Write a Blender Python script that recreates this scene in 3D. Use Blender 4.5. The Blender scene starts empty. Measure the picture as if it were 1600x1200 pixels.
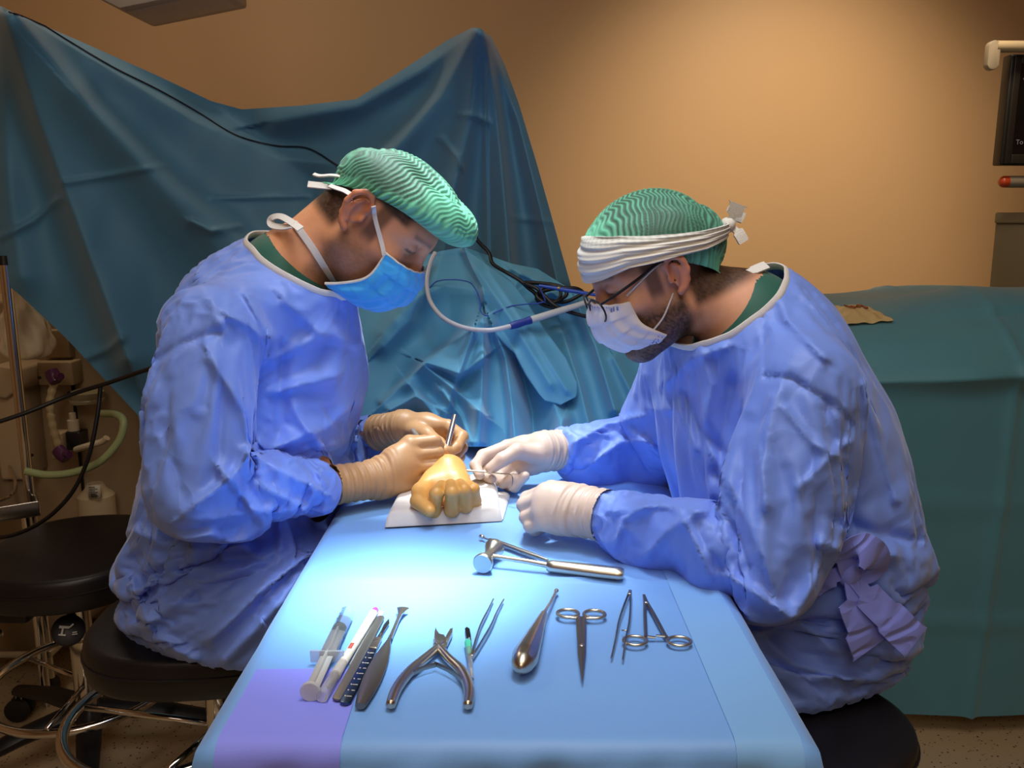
import bpy, bmesh, math, random
import numpy as np
from mathutils import Vector, Matrix
random.seed(7); np.random.seed(7)
SC = bpy.context.scene
COL = SC.collection
# ------------------------------------------------------------------ camera, world, lights, exposure
F = 1350.0; PITCH = math.radians(10.9); CZ = 1.25
cam = bpy.data.cameras.new('camera'); camo = bpy.data.objects.new('camera', cam); COL.objects.link(camo)
camo.location = (0, 0, CZ); camo.rotation_euler = (math.pi/2 - PITCH, 0, 0)
cam.sensor_width = 36; cam.lens = 36*F/1600; cam.clip_start = .05
SC.camera = camo
w = bpy.data.worlds.new('world'); SC.world = w; w.use_nodes = True
w.node_tree.nodes['Background'].inputs[0].default_value = (1.0, .86, .72, 1)
w.node_tree.nodes['Background'].inputs[1].default_value = .24
SC.view_settings.view_transform = 'Standard'; SC.view_settings.look = 'None'
SC.view_settings.exposure = 0; SC.view_settings.gamma = 1; SC.view_settings.use_curve_mapping = False
def light(name, kind, loc, target, energy, color, **kw):
    l = bpy.data.lights.new(name, kind); o = bpy.data.objects.new(name, l); COL.objects.link(o)
    o.location = loc; d = Vector(target) - Vector(loc)
    o.rotation_euler = d.to_track_quat('-Z', 'Y').to_euler()
    l.energy = energy; l.color = color
    for k, v in kw.items(): setattr(l, k, v)
    return o
# operating light: one wide beam on the hand, one tighter beam on the instruments
light('operating_light_beam', 'SPOT', (-.15, 1.72, 2.35), (-.04, 1.36, .80), 170, (.90, .96, 1.0), spot_size=math.radians(27), spot_blend=.75, shadow_soft_size=.12)
light('operating_light_beam_two', 'SPOT', (.12, 1.25, 2.40), (-.15, 1.04, .78), 560, (.74, .95, 1.0), spot_size=math.radians(13), spot_blend=1.0, shadow_soft_size=.10)
light('front_fill_beam_wide', 'SPOT', (.02, .90, 2.45), (0, 1.25, .80), 58, (.78, .88, 1.0), spot_size=math.radians(50), spot_blend=.9, shadow_soft_size=.22)  # wide beam set forward as added cool fill on the hand
# warm wall spot in the ceiling, then unseen area lights added as ambient fill
light('ceiling_lamp_right', 'SPOT', (1.15, 2.2, 2.70), (1.1, 3.75, 1.15), 165, (1.0, .80, .54), spot_size=math.radians(74), spot_blend=1.0, shadow_soft_size=.15)
light('ambient_fill_left', 'AREA', (-1.2, 2.4, 2.75), (-.9, 2.6, 0), 9, (1.0, .80, .58), size=.5)  # area light added for ambient on the left side
light('ambient_fill_front', 'AREA', (.1, .35, 2.75), (0, .75, 0), 25, (1.0, .84, .68), size=1.2)  # unseen overhead area light added as fill near the camera
light('frontal_fill_back', 'AREA', (-.2, -1.1, 2.6), (0, 1.3, .9), 14, (1.0, .84, .68), size=.9)  # unseen warm light added behind the camera as frontal fill
# ------------------------------------------------------------------ helpers
def ray(px, py):
    a = (px-800)/F; b = -(py-600)/F; c, s = math.cos(PITCH), math.sin(PITCH)
    return np.array([a, c + b*s, -s + b*c])
def WY(px, py, y):                                     # point seen at a photo position, at depth y
    r = ray(px, py); return np.array([0, 0, CZ]) + r*(y/r[1])
def WZ(px, py, z):                                     # point seen at a photo position, at height z
    r = ray(px, py); return np.array([0, 0, CZ]) + r*((z-CZ)/r[2])
def lin(c):
    if isinstance(c, str): c = [int(c[i:i+2], 16)/255 for i in (0, 2, 4)]
    return tuple((x/12.92 if x <= .04045 else ((x+.055)/1.055)**2.4) for x in c)
class NT:
    def __init__(s, name):
        s.m = bpy.data.materials.new(name); s.m.use_nodes = True; s.t = s.m.node_tree; s.b = s.t.nodes['Principled BSDF']
    def n(s, typ, **kw):
        x = s.t.nodes.new(typ)
        for k, v in kw.items():
            if k in x.inputs.keys(): x.inputs[k].default_value = v
            else: setattr(x, k, v)
        return x
    def l(s, a, b): s.t.links.new(a, b)
MATS = {}
def mat(name, col, rough=.5, metal=0, noise=0, nscale=8, bump=0, bscale=60, bdist=.002, alpha=1, trans=0, ior=1.45, sheen=0, coat=0, sss=0, dark=None, detail=4, emit=0):
    if name in MATS: return MATS[name]
    N = NT(name); b = N.b; c = lin(col)
    b.inputs['Base Color'].default_value = (*c, 1); b.inputs['Roughness'].default_value = rough; b.inputs['Metallic'].default_value = metal
    b.inputs['Alpha'].default_value = alpha; b.inputs['Transmission Weight'].default_value = trans; b.inputs['IOR'].default_value = ior
    b.inputs['Sheen Weight'].default_value = sheen; b.inputs['Coat Weight'].default_value = coat
    if sss: b.inputs['Subsurface Weight'].default_value = sss; b.inputs['Subsurface Radius'].default_value = (.012, .005, .003); b.inputs['Subsurface Scale'].default_value = 1.0
    if emit: b.inputs['Emission Color'].default_value = (*c, 1); b.inputs['Emission Strength'].default_value = emit
    tc = N.n('ShaderNodeTexCoord')
    if noise:
        t = N.n('ShaderNodeTexNoise', Scale=nscale, Detail=detail); N.l(tc.outputs['Object'], t.inputs['Vector'])
        mx = N.n('ShaderNodeMix', data_type='RGBA'); d = lin(dark) if dark else tuple(x*(1-noise) for x in c)
        mx.inputs[6].default_value = (*c, 1); mx.inputs[7].default_value = (*d, 1)
        N.l(t.outputs['Fac'], mx.inputs[0]); N.l(mx.outputs[2], b.inputs['Base Color'])
    if bump:
        t = N.n('ShaderNodeTexNoise', Scale=bscale, Detail=detail); N.l(tc.outputs['Object'], t.inputs['Vector'])
        bp = N.n('ShaderNodeBump', Strength=bump, Distance=bdist); N.l(t.outputs['Fac'], bp.inputs['Height']); N.l(bp.outputs['Normal'], b.inputs['Normal'])
    MATS[name] = N.m; return N.m
def put(name, me, m, parent=None, smooth=True, **props):
    if m is not None:
        for x in (m if isinstance(m, (list, tuple)) else [m]): me.materials.append(x)
    o = bpy.data.objects.new(name, me); COL.objects.link(o)
    if parent: o.parent = parent; o.matrix_parent_inverse = Matrix.Translation(-Vector(parent.location)) if parent.type == 'EMPTY' else Matrix()
    if smooth and len(me.polygons): me.polygons.foreach_set('use_smooth', [True]*len(me.polygons))
    for k, v in props.items(): o[k] = v
    return o
def thing(name, label, cat, loc=(0, 0, 0), group=None):
    o = bpy.data.objects.new(name, None); COL.objects.link(o); o.location = loc; o.empty_display_size = .05
    o['label'] = label; o['category'] = cat
    if group: o['group'] = group
    return o
def tag(o, label, cat, group=None):
    o['label'] = label; o['category'] = cat
    if group: o['group'] = group
    return o
def mesh(v, f, name='m'):
    me = bpy.data.meshes.new(name); me.from_pydata([tuple(map(float, p)) for p in v], [], [tuple(map(int, q)) for q in f]); me.update(); return me
def grid_mesh(P, wrapu=False, uv=False):
    """P (nu,nv,3) -> quad mesh"""
    nu, nv = P.shape[:2]; idx = np.arange(nu*nv).reshape(nu, nv)
    if wrapu: idx = np.vstack([idx, idx[:1]])
    a, b, c, d = idx[:-1, :-1], idx[1:, :-1], idx[1:, 1:], idx[:-1, 1:]
    return np_mesh(P.reshape(-1, 3), np.stack([a, b, c, d], -1).reshape(-1, 4))
def np_mesh(V, Q):
    V = np.asarray(V, np.float32); Q = np.asarray(Q, np.int32)
    me = bpy.data.meshes.new('m'); me.vertices.add(len(V)); me.vertices.foreach_set('co', V.ravel())
    k = Q.shape[1]; me.loops.add(Q.size); me.loops.foreach_set('vertex_index', Q.ravel())
    me.polygons.add(len(Q)); me.polygons.foreach_set('loop_start', np.arange(len(Q), dtype=np.int32)*k)
    me.polygons.foreach_set('loop_total', np.full(len(Q), k, np.int32)); me.update(calc_edges=True); me.validate(); return me
class MB:
    """collects shapes into one mesh"""
    def __init__(s): s.v = []; s.f = []
    def add(s, v, f):
        o = len(s.v); s.v += [tuple(map(float, p)) for p in v]; s.f += [tuple(int(i)+o for i in q) for q in f]; return s
    def tube(s, pts, r, n=10, flat=None, up=(0, 0, 1), caps=True, closed=False):
        """swept section: r = radius or list (or list of (rw, rh)); rh is along 'up'"""
        p = [np.array(q, float) for q in pts]; m = len(p); V = []
        for i in range(m):
            a = p[(i-1) % m] if (closed or i > 0) else p[i]; b = p[(i+1) % m] if (closed or i < m-1) else p[i]
            t = b-a; t = t/(np.linalg.norm(t)+1e-12)
            u = np.array(up, float); u = u - t*np.dot(u, t)
            if np.linalg.norm(u) < 1e-3: u = np.array([1., 0, 0]) - t*t[0]
            u /= np.linalg.norm(u); sd = np.cross(t, u)
            rr = r[i] if isinstance(r, (list, tuple, np.ndarray)) else r
            rw, rh = rr if isinstance(rr, (list, tuple)) else (rr, rr)
            for k in range(n):
                an = 2*math.pi*(k+.5)/n; V.append(p[i] + sd*math.cos(an)*rw + u*math.sin(an)*rh)
        Fc = []
        for i in range(m if closed else m-1):
            j = (i+1) % m
            for k in range(n): Fc.append((i*n+k, i*n+(k+1) % n, j*n+(k+1) % n, j*n+k))
        if caps and not closed:
            Fc.append(tuple(range(n))[::-1]); Fc.append(tuple((m-1)*n+k for k in range(n)))
        return s.add(V, Fc)
    def lathe(s, a, b, prof, n=24):
        """prof: list of (t along a->b in metres, radius)"""
        a = np.array(a, float); d = np.array(b, float)-a; d /= np.linalg.norm(d)
        return s.tube([a + d*t for t, _ in prof], [max(q, 1e-5) for _, q in prof], n)
    def box(s, lo, hi, M=None, bev=0):
        bm = bmesh.new(); bmesh.ops.create_cube(bm, size=1)
        lo = np.array(lo, float); hi = np.array(hi, float)
        for v in bm.verts: v.co = Vector(((np.array(v.co)+.5)*(hi-lo)+lo))
        if bev: bmesh.ops.bevel(bm, geom=list(bm.edges), offset=bev, segments=3, affect='EDGES', profile=.5)
        bm.verts.index_update()
        V = [(M @ v.co if M else v.co) for v in bm.verts]; s.add(V, [[v.index for v in f.verts] for f in bm.faces]); bm.free(); return s
    def prism(s, pts, z0, z1, bev=0, M=None):
        """closed 2-D outline extruded in z"""
        bm = bmesh.new(); vs = [bm.verts.new((x, y, z0)) for x, y in pts]; f = bm.faces.new(vs)
        r = bmesh.ops.extrude_face_region(bm, geom=[f]); 
        for v in r['geom']:
            if isinstance(v, bmesh.types.BMVert): v.co.z = z1
        bmesh.ops.recalc_face_normals(bm, faces=bm.faces)
        if bev: bmesh.ops.bevel(bm, geom=[e for e in bm.edges if len(e.link_faces) == 2 and e.calc_face_angle(0) > .6], offset=bev, segments=2, affect='EDGES', profile=.5)
        bm.verts.index_update()
        V = [(M @ v.co if M else v.co) for v in bm.verts]; s.add(V, [[v.index for v in q.verts] for q in bm.faces]); bm.free(); return s
    def ball(s, c, r, n=16, m=10):
        r = (r, r, r) if isinstance(r, (int, float)) else r; V = []; Fc = []
        for i in range(m+1):
            for k in range(n):
                ph = math.pi*i/m; th = 2*math.pi*k/n
                V.append((c[0]+r[0]*math.sin(ph)*math.cos(th), c[1]+r[1]*math.sin(ph)*math.sin(th), c[2]+r[2]*math.cos(ph)))
        for i in range(m):
            for k in range(n): Fc.append((i*n+k, (i+1)*n+k, (i+1)*n+(k+1) % n, i*n+(k+1) % n))
        return s.add(V, Fc)
    def build(s, name, m, parent=None, M=None, smooth=True, auto=40, **props):
        v = [M @ Vector(p) for p in s.v] if M else s.v
        me = mesh(v, s.f); bm = bmesh.new(); bm.from_mesh(me); bmesh.ops.remove_doubles(bm, verts=bm.verts, dist=1e-6); bmesh.ops.recalc_face_normals(bm, faces=bm.faces)
        for e in bm.edges:
            if len(e.link_faces) == 2 and e.calc_face_angle(0) > math.radians(auto): e.smooth = False
        bm.to_mesh(me); bm.free()
        return put(name, me, m, parent, smooth, **props)
def spline(pts, n=8, closed=False):
    """Catmull-Rom through the points"""
    P = np.array(pts, float); m = len(P); out = []
    for i in range(m if closed else m-1):
        p0, p1, p2, p3 = (P[(i-1) % m], P[i], P[(i+1) % m], P[(i+2) % m]) if closed else (P[max(i-1, 0)], P[i], P[i+1], P[min(i+2, m-1)])
        for k in range(n):
            t = k/n; out.append(.5*((2*p1)+(-p0+p2)*t+(2*p0-5*p1+4*p2-p3)*t*t+(-p0+3*p1-3*p2+p3)*t**3))
    if not closed: out.append(P[-1])
    return np.array(out)
def recenter(o):
    """move a world-space mesh's origin to the middle of its foot"""
    me = o.data; n = len(me.vertices); v = np.empty(n*3, np.float32); me.vertices.foreach_get('co', v); v = v.reshape(-1, 3)
    c = np.array([(v[:, 0].min()+v[:, 0].max())/2, (v[:, 1].min()+v[:, 1].max())/2, v[:, 2].min()]); v -= c.astype(np.float32)
    me.vertices.foreach_set('co', v.ravel()); me.update(); o.location = c; return o
# ------------------------------------------------------------------ fold fields, in photo units for shape and metres for depth
def seg_dist(px, py, a, b):
    ax, ay = a; bx, by = b; dx, dy = bx-ax, by-ay; L2 = dx*dx+dy*dy+1e-9
    t = np.clip(((px-ax)*dx+(py-ay)*dy)/L2, 0, 1)
    qx, qy = px-(ax+t*dx), py-(ay+t*dy); sgn = np.sign(dx*qy-dy*qx)
    return np.hypot(qx, qy), t, sgn
def fold(px, py, pts, wl, wr, amp, amp2=None):
    """a ridge along a polyline: width wl on its left side and wr on its right (a small one makes a sharp step)"""
    best = np.full(px.shape, 1e9); out = np.zeros(px.shape); n = len(pts)-1; amp2 = amp if amp2 is None else amp2
    for i in range(n):
        d, t, s = seg_dist(px, py, pts[i], pts[i+1]); wdt = np.where(s > 0, wr, wl)
        a = amp + (amp2-amp)*(i+t)/n; g = a*np.exp(-np.abs(d/wdt)**1.5)
        m = d < best; out = np.where(m, g, out); best = np.where(m, d, best)
    return out
def sheet(top, bot, depth, folds, nu, nv, rnd=0, lift=None, left=None):
    """cloth between two photo-space edge lines standing at real depths"""
    def resamp(p, n):
        p = np.array(p, float); d = np.r_[0, np.cumsum(np.hypot(*np.diff(p[:, :2], axis=0).T))]; t = np.linspace(0, d[-1], n)
        return np.stack([np.interp(t, d, p[:, k]) for k in range(2)], -1)
    T, B = resamp(top, nu), resamp(bot, nu); v = np.linspace(0, 1, nv)[None, :, None]
    Q = T[:, None]*(1-v) + B[:, None]*v; px, py = Q[..., 0], Q[..., 1]
    y = depth(px, py); h = np.zeros(px.shape)
    for f in folds: h = h + fold(px, py, *f)
    if rnd:
        for k in range(7):
            a = random.uniform(0, math.pi); fr = random.uniform(.008, .03)
            h = h + rnd*np.sin((px*math.cos(a)+py*math.sin(a))*fr + 2*np.sin(px*.006*(k+1)+k) + k)*.3
    y = y - h
    c, s = math.cos(PITCH), math.sin(PITCH); a = (px-800)/F; b = -(py-600)/F
    ry = c + b*s; rz = -s + b*c; t = y/ry
    return np.stack([a*t, y, CZ + rz*t], -1)
# ------------------------------------------------------------------ clay: smooth-blended round cones and ellipsoids turned into one surface
class Clay:
    def __init__(s, lo, hi, vs):
        s.vs = vs; s.lo = np.array(lo, float); n = np.ceil((np.array(hi)-s.lo)/vs).astype(int)+1
        s.ax = [s.lo[i]+vs*np.arange(n[i]) for i in range(3)]; s.d = np.full(n, 1.0, np.float32)
    def _loc(s, lo, hi, m):
        sl = []
        for i in range(3):
            a = int(np.clip(np.floor((lo[i]-m-s.lo[i])/s.vs), 0, len(s.ax[i]))); b = int(np.clip(np.ceil((hi[i]+m-s.lo[i])/s.vs)+1, 0, len(s.ax[i]))); sl.append(slice(a, max(a, b)))
        X, Y, Z = s.ax[0][sl[0]][:, None, None].astype(np.float32), s.ax[1][sl[1]][None, :, None].astype(np.float32), s.ax[2][sl[2]][None, None, :].astype(np.float32)
        return tuple(sl), X, Y, Z
    def _mix(s, sl, d, k, sub=False):
        o = s.d[sl]; k = max(k, 1e-5)
        if o.size == 0: return s
        if sub:
            d = -d; h = np.clip(.5-.5*(d-o)/k, 0, 1); s.d[sl] = o*(1-(1-h)) + 0 if False else np.maximum(o, d) + np.maximum(k-np.abs(o-d), 0)**2/(4*k)
        else: s.d[sl] = np.minimum(o, d) - np.maximum(k-np.abs(o-d), 0)**2/(4*k)
        return s
    def cone(s, a, b, ra, rb=None, k=.01, sub=False):
        rb = ra if rb is None else rb; a = np.array(a, float); b = np.array(b, float); R = max(ra, rb)
        sl, X, Y, Z = s._loc(np.minimum(a, b)-R, np.maximum(a, b)+R, 2*k+3*s.vs+.01)
        ba = b-a; L2 = ba@ba+1e-12; t = np.clip(((X-a[0])*ba[0]+(Y-a[1])*ba[1]+(Z-a[2])*ba[2])/L2, 0, 1)
        d = np.sqrt((X-a[0]-t*ba[0])**2+(Y-a[1]-t*ba[1])**2+(Z-a[2]-t*ba[2])**2) - (ra+(rb-ra)*t)
        return s._mix(sl, d.astype(np.float32), k, sub)
    def chain(s, pts, rs, k=.01, kj=None):
        """one limb: joints blend with kj among themselves, then the limb blends with k"""
        pts = [np.array(p, float) for p in pts]; P = np.array(pts); R = max(rs)
        sl, X, Y, Z = s._loc(P.min(0)-R, P.max(0)+R, 2*k+3*s.vs+.01); D = None
        for a, b, ra, rb in zip(pts[:-1], pts[1:], rs[:-1], rs[1:]):
            ba = b-a; L2 = ba@ba+1e-12; t = np.clip(((X-a[0])*ba[0]+(Y-a[1])*ba[1]+(Z-a[2])*ba[2])/L2, 0, 1)
            d = np.sqrt((X-a[0]-t*ba[0])**2+(Y-a[1]-t*ba[1])**2+(Z-a[2]-t*ba[2])**2) - (ra+(rb-ra)*t)
            if D is None: D = d
            else:
                q = kj or k; D = np.minimum(D, d) - np.maximum(q-np.abs(D-d), 0)**2/(4*q)
        return s._mix(sl, D.astype(np.float32), k)
    def ell(s, c, r, R=None, k=.01, sub=False):
        c = np.array(c, float); r = np.array(r, float); m = r.max()
        ext = np.full(3, m) if R is not None else r
        sl, X, Y, Z = s._loc(c-ext, c+ext, 2*k+3*s.vs+.01); X = X-c[0]; Y = Y-c[1]; Z = Z-c[2]
        if R is not None:
            R = np.array(R)      # columns = local axes
            x = X*R[0, 0]+Y*R[1, 0]+Z*R[2, 0]; y = X*R[0, 1]+Y*R[1, 1]+Z*R[2, 1]; z = X*R[0, 2]+Y*R[1, 2]+Z*R[2, 2]
        else: x, y, z = X, Y, Z
        k0 = np.sqrt((x/r[0])**2+(y/r[1])**2+(z/r[2])**2)+1e-9; k1 = np.sqrt((x/r[0]**2)**2+(y/r[1]**2)**2+(z/r[2]**2)**2)+1e-9
        return s._mix(sl, (k0*(k0-1)/k1).astype(np.float32), k, sub)
    def surface(s, smooth=1):
        d = s.d; pos = d < 0; c = pos[:-1, :-1, :-1].astype(np.int8)*0
        offs = [(i, j, k) for i in (0, 1) for j in (0, 1) for k in (0, 1)]; n = np.array(d.shape)-1
        for i, j, k in offs: c = c + pos[i:i+n[0], j:j+n[1], k:k+n[2]]
        act = (c > 0) & (c < 8); cells = np.argwhere(act); ids = np.full(act.shape, -1, np.int64); ids[act] = np.arange(len(cells))
        cv = np.stack([d[cells[:, 0]+i, cells[:, 1]+j, cells[:, 2]+k] for i, j, k in offs], 1); O = np.array(offs, float)
        acc = np.zeros((len(cells), 3)); cnt = np.zeros(len(cells))
        for a in range(8):
            for b in range(a+1, 8):
                if np.abs(O[a]-O[b]).sum() != 1: continue
                x = (cv[:, a] < 0) != (cv[:, b] < 0); t = cv[:, a]/(cv[:, a]-cv[:, b]+1e-20); t = np.clip(t, 0, 1)[:, None]
                acc += np.where(x[:, None], O[a]*(1-t)+O[b]*t, 0); cnt += x
        V = s.lo + s.vs*(cells + acc/cnt[:, None]); Q = []
        for ax in range(3):
            o1, o2 = (ax+1) % 3, (ax+2) % 3; sl0 = [slice(None)]*3; sl1 = [slice(None)]*3; sl0[ax] = slice(None, -1); sl1[ax] = slice(1, None)
            x = pos[tuple(sl0)] != pos[tuple(sl1)]; E = np.argwhere(x); ok = (E[:, o1] > 0) & (E[:, o2] > 0)
            for q in (o1, o2): ok &= E[:, q] < d.shape[q]-1
            E = E[ok]; ins = pos[tuple(E.T)]; e1 = np.eye(3, dtype=int)[o1]; e2 = np.eye(3, dtype=int)[o2]
            q = np.stack([ids[tuple((E-e1-e2).T)], ids[tuple((E-e2).T)], ids[tuple(E.T)], ids[tuple((E-e1).T)]], 1)
            q[~ins] = q[~ins][:, ::-1]; Q.append(q)
        Q = np.vstack(Q); Q = Q[(Q >= 0).all(1)]
        V, Q = V, Q
        for _ in range(smooth): V = relax(V, Q, .5)
        return V, Q
def edges_of(Q):
    E = np.vstack([Q[:, [i, (i+1) % Q.shape[1]]] for i in range(Q.shape[1])]); E.sort(1); return np.unique(E, axis=0)
def relax(V, Q, f=.5, mask=None, E=None):
    E = edges_of(Q) if E is None else E; n = len(V)
    A = np.stack([np.bincount(E[:, 0], V[E[:, 1], k], n)+np.bincount(E[:, 1], V[E[:, 0], k], n) for k in range(3)], 1)
    c = np.bincount(E.ravel(), minlength=n)[:, None]; W = V + f*(A/np.maximum(c, 1)-V)
    return W if mask is None else np.where(mask[:, None], W, V)
def normals(V, Q):
    a = V[Q[:, 2]]-V[Q[:, 0]]; b = V[Q[:, 3 if Q.shape[1] > 3 else 1]]-V[Q[:, 1 if Q.shape[1] > 3 else 0]]
    fn = np.cross(a, b); N = np.zeros_like(V)
    for k in range(Q.shape[1]):
        for ax in range(3): N[:, ax] += np.bincount(Q[:, k], fn[:, ax], len(V))
    return N/(np.linalg.norm(N, axis=1, keepdims=True)+1e-12)
def compact(V, Q, keepv):
    """keep only faces whose vertices are all kept"""
    f = keepv[Q].all(1); Q = Q[f]; u = np.unique(Q); m = np.full(len(V), -1); m[u] = np.arange(len(u)); return V[u], m[Q]
def set_color(me, name, C):
    a = me.color_attributes.new(name, 'FLOAT_COLOR', 'POINT'); C = np.hstack([C, np.ones((len(C), 1))]).astype(np.float32) if C.shape[1] == 3 else C.astype(np.float32)
    a.data.foreach_set('color', C.ravel())
def project(V):
    p = V-np.array([0, 0, CZ]); c, s = math.cos(PITCH), math.sin(PITCH); d = p[:, 1]*c-p[:, 2]*s; u = p[:, 1]*s+p[:, 2]*c
    return 800+F*p[:, 0]/d, 600-F*u/d
# ------------------------------------------------------------------ room shell
m_wall = mat('wall_paint', 'c9a57c', .55, noise=.06, nscale=1.2, bump=.05, bscale=180)
m_ceil = mat('ceiling_paint', 'cdbfa6', .8)
def terrazzo():
    N = NT('terrazzo'); tc = N.n('ShaderNodeTexCoord'); v = N.n('ShaderNodeTexVoronoi', Scale=85.0); N.l(tc.outputs['Object'], v.inputs['Vector'])
    ns = N.n('ShaderNodeTexNoise', Scale=60.0, Detail=2.0); N.l(tc.outputs['Object'], ns.inputs['Vector'])
    ad = N.n('ShaderNodeMath', operation='ADD'); N.l(v.outputs['Distance'], ad.inputs[0])
    mu = N.n('ShaderNodeMath', operation='MULTIPLY'); mu.inputs[1].default_value = .55; N.l(ns.outputs['Fac'], mu.inputs[0]); N.l(mu.outputs[0], ad.inputs[1])
    r = N.n('ShaderNodeValToRGB'); r.color_ramp.elements[0].position = .40; r.color_ramp.elements[0].color = (*lin('2a2620'), 1)
    r.color_ramp.elements[1].position = .47; r.color_ramp.elements[1].color = (*lin('b3a082'), 1); N.l(ad.outputs[0], r.inputs['Fac'])
    N.l(r.outputs['Color'], N.b.inputs['Base Color']); N.b.inputs['Roughness'].default_value = .35; return N.m
put('floor', MB().box((-3, -1.5, -.1), (3.2, 3.9, 0)).build('floor', terrazzo(), smooth=False).data, None, smooth=False) if 0 else MB().box((-3, -1.5, -.1), (3.2, 3.9, 0)).build('floor', terrazzo(), smooth=False, kind='structure')
MB().box((-3, 3.75, 0), (3.2, 3.9, 2.8)).build('wall_back', m_wall, smooth=False, kind='structure')
MB().box((-3.1, -1.5, 0), (-3, 3.9, 2.8)).build('wall_left', m_wall, smooth=False, kind='structure')
MB().box((-3.1, -1.6, 0), (3.3, -1.5, 2.8)).build('wall_front', m_wall, smooth=False, kind='structure')
MB().box((3.2, -1.5, 0), (3.3, 3.9, 2.8)).build('wall_right', m_wall, smooth=False, kind='structure')
MB().box((-3.1, -1.5, 2.8), (3.3, 3.9, 2.9)).build('ceiling', m_ceil, smooth=False, kind='structure')
MB().box((-3, 3.735, 0), (3.2, 3.75, .1), bev=.004).build('baseboard_back', mat('skirting', '6d5d48', .5), kind='structure')
# ------------------------------------------------------------------ cloth materials
def cloth(name, col, rough=.62, dots=900, bump=.12, sheen=.25, crease=.25, nz=.10, cscale=7):
    if name in MATS: return MATS[name]
    N = NT(name); b = N.b; c = lin(col); tc = N.n('ShaderNodeTexCoord')
    t = N.n('ShaderNodeTexNoise', Scale=5.0, Detail=6.0); N.l(tc.outputs['Object'], t.inputs['Vector'])
    mx = N.n('ShaderNodeMix', data_type='RGBA'); mx.inputs[6].default_value = (*[x*(1+nz) for x in c], 1); mx.inputs[7].default_value = (*[x*(1-nz) for x in c], 1)
    N.l(t.outputs['Fac'], mx.inputs[0]); N.l(mx.outputs[2], b.inputs['Base Color'])
    b.inputs['Roughness'].default_value = rough; b.inputs['Sheen Weight'].default_value = sheen; b.inputs['Sheen Roughness'].default_value = .5
    v = N.n('ShaderNodeTexVoronoi', Scale=float(dots)); N.l(tc.outputs['Object'], v.inputs['Vector'])
    b1 = N.n('ShaderNodeBump', Strength=bump, Distance=.0006); N.l(v.outputs['Distance'], b1.inputs['Height'])
    # sharp little creases of crumpled paper-like cloth
    cr = N.n('ShaderNodeTexVoronoi', Scale=float(cscale), feature='DISTANCE_TO_EDGE'); cr.inputs['Randomness'].default_value = 1
    nn = N.n('ShaderNodeTexNoise', Scale=4.0, Detail=3.0); N.l(tc.outputs['Object'], nn.inputs['Vector'])
    vm = N.n('ShaderNodeMix', data_type='VECTOR'); vm.inputs[0].default_value = .25; N.l(tc.outputs['Object'], vm.inputs[4]); N.l(nn.outputs['Color'], vm.inputs[5]); N.l(vm.outputs[1], cr.inputs['Vector'])
    rp = N.n('ShaderNodeMapRange'); rp.inputs['From Max'].default_value = .22; rp.interpolation_type = 'SMOOTHSTEP'; N.l(cr.outputs['Distance'], rp.inputs['Value'])
    b2 = N.n('ShaderNodeBump', Strength=crease, Distance=.006); N.l(rp.outputs['Result'], b2.inputs['Height']); N.l(b1.outputs['Normal'], b2.inputs['Normal'])
    N.l(b2.outputs['Normal'], b.inputs['Normal']); MATS[name] = N.m; return N.m
m_teal = cloth('teal_drape_cloth', '437a9c', crease=.10, cscale=3)
m_green = cloth('green_drape_cloth', '4f8fa6', crease=.10, cscale=3)
m_blue = cloth('light_blue_drape_cloth', '4f9cc4', crease=.15, cscale=5)
m_table = cloth('table_drape_cloth', '73a9ee', rough=.5, crease=.05, cscale=3, nz=.05)
# ------------------------------------------------------------------ tall blue screen drape hung between two points
def d_screen(px, py):
    return 2.16 - .05*np.clip((px-745)/150, 0, 1) - .00012*np.clip(py-150, 0, 600) + .10*np.exp(-((px-420)/220)**2)
f_screen = [
    ([(8, 20), (60, 180), (115, 330), (200, 560)], 60, 22, .060), ([(25, 25), (140, 170), (270, 300), (420, 420)], 22, 60, .050),
    ([(40, 30), (170, 110), (300, 190), (440, 250), (560, 260)], 18, 60, .040), ([(2, 30), (10, 250), (30, 430)], 40, 40, .035),
    ([(740, 48), (660, 110), (560, 165), (430, 190)], 20, 40, .035), ([(742, 50), (690, 150), (620, 230), (520, 300)], 35, 18, .050),
    ([(748, 48), (735, 180), (700, 330), (690, 420)], 24, 40, .060), ([(755, 48), (775, 170), (790, 330), (800, 460)], 14, 30, .055),
    ([(765, 60), (810, 190), (845, 330), (870, 440)], 22, 14, .040), ([(350, 175), (430, 240), (520, 300), (560, 420)], 60, 60, -.05),
    ([(100, 285), (180, 272), (258, 257)], 3, 5, .006), ([(0, 370), (50, 345), (92, 310)], 3, 6, .010), ([(130, 560), (170, 545), (190, 528)], 5, 6, .012),
    ([(715, 178), (740, 180), (765, 190)], 3, 4, .006), ([(690, 215), (715, 245), (722, 262)], 3, 5, .008), ([(300, 345), (330, 360), (372, 352)], 3, 8, .012),
    ([(330, 310), (480, 306)], 3, 4, .006), ([(800, 340), (880, 348)], 3, 4, .005), ([(758, 100), (762, 400)], 2, 4, .010), ([(120, 150), (420, 480)], 40, 60, .02)]
f_screen = [(p_, a_, b_, c_*1.7) for p_, a_, b_, c_ in f_screen]
P = sheet([(-60, -8), (-20, 6), (2, 10), (30, 24), (120, 62), (250, 120), (330, 158), (378, 171), (470, 165), (556, 155), (620, 115), (700, 62), (738, 43), (750, 44), (768, 58), (788, 100), (810, 160), (840, 260), (868, 360), (892, 446), (915, 560)],
          [(-60, 440), (-10, 428), (30, 460), (100, 525), (215, 648), (300, 900), (420, 900), (560, 860), (700, 860), (800, 860), (860, 850), (900, 800), (925, 700)], d_screen, f_screen, 330, 240, .006)
SCREEN = P
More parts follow.
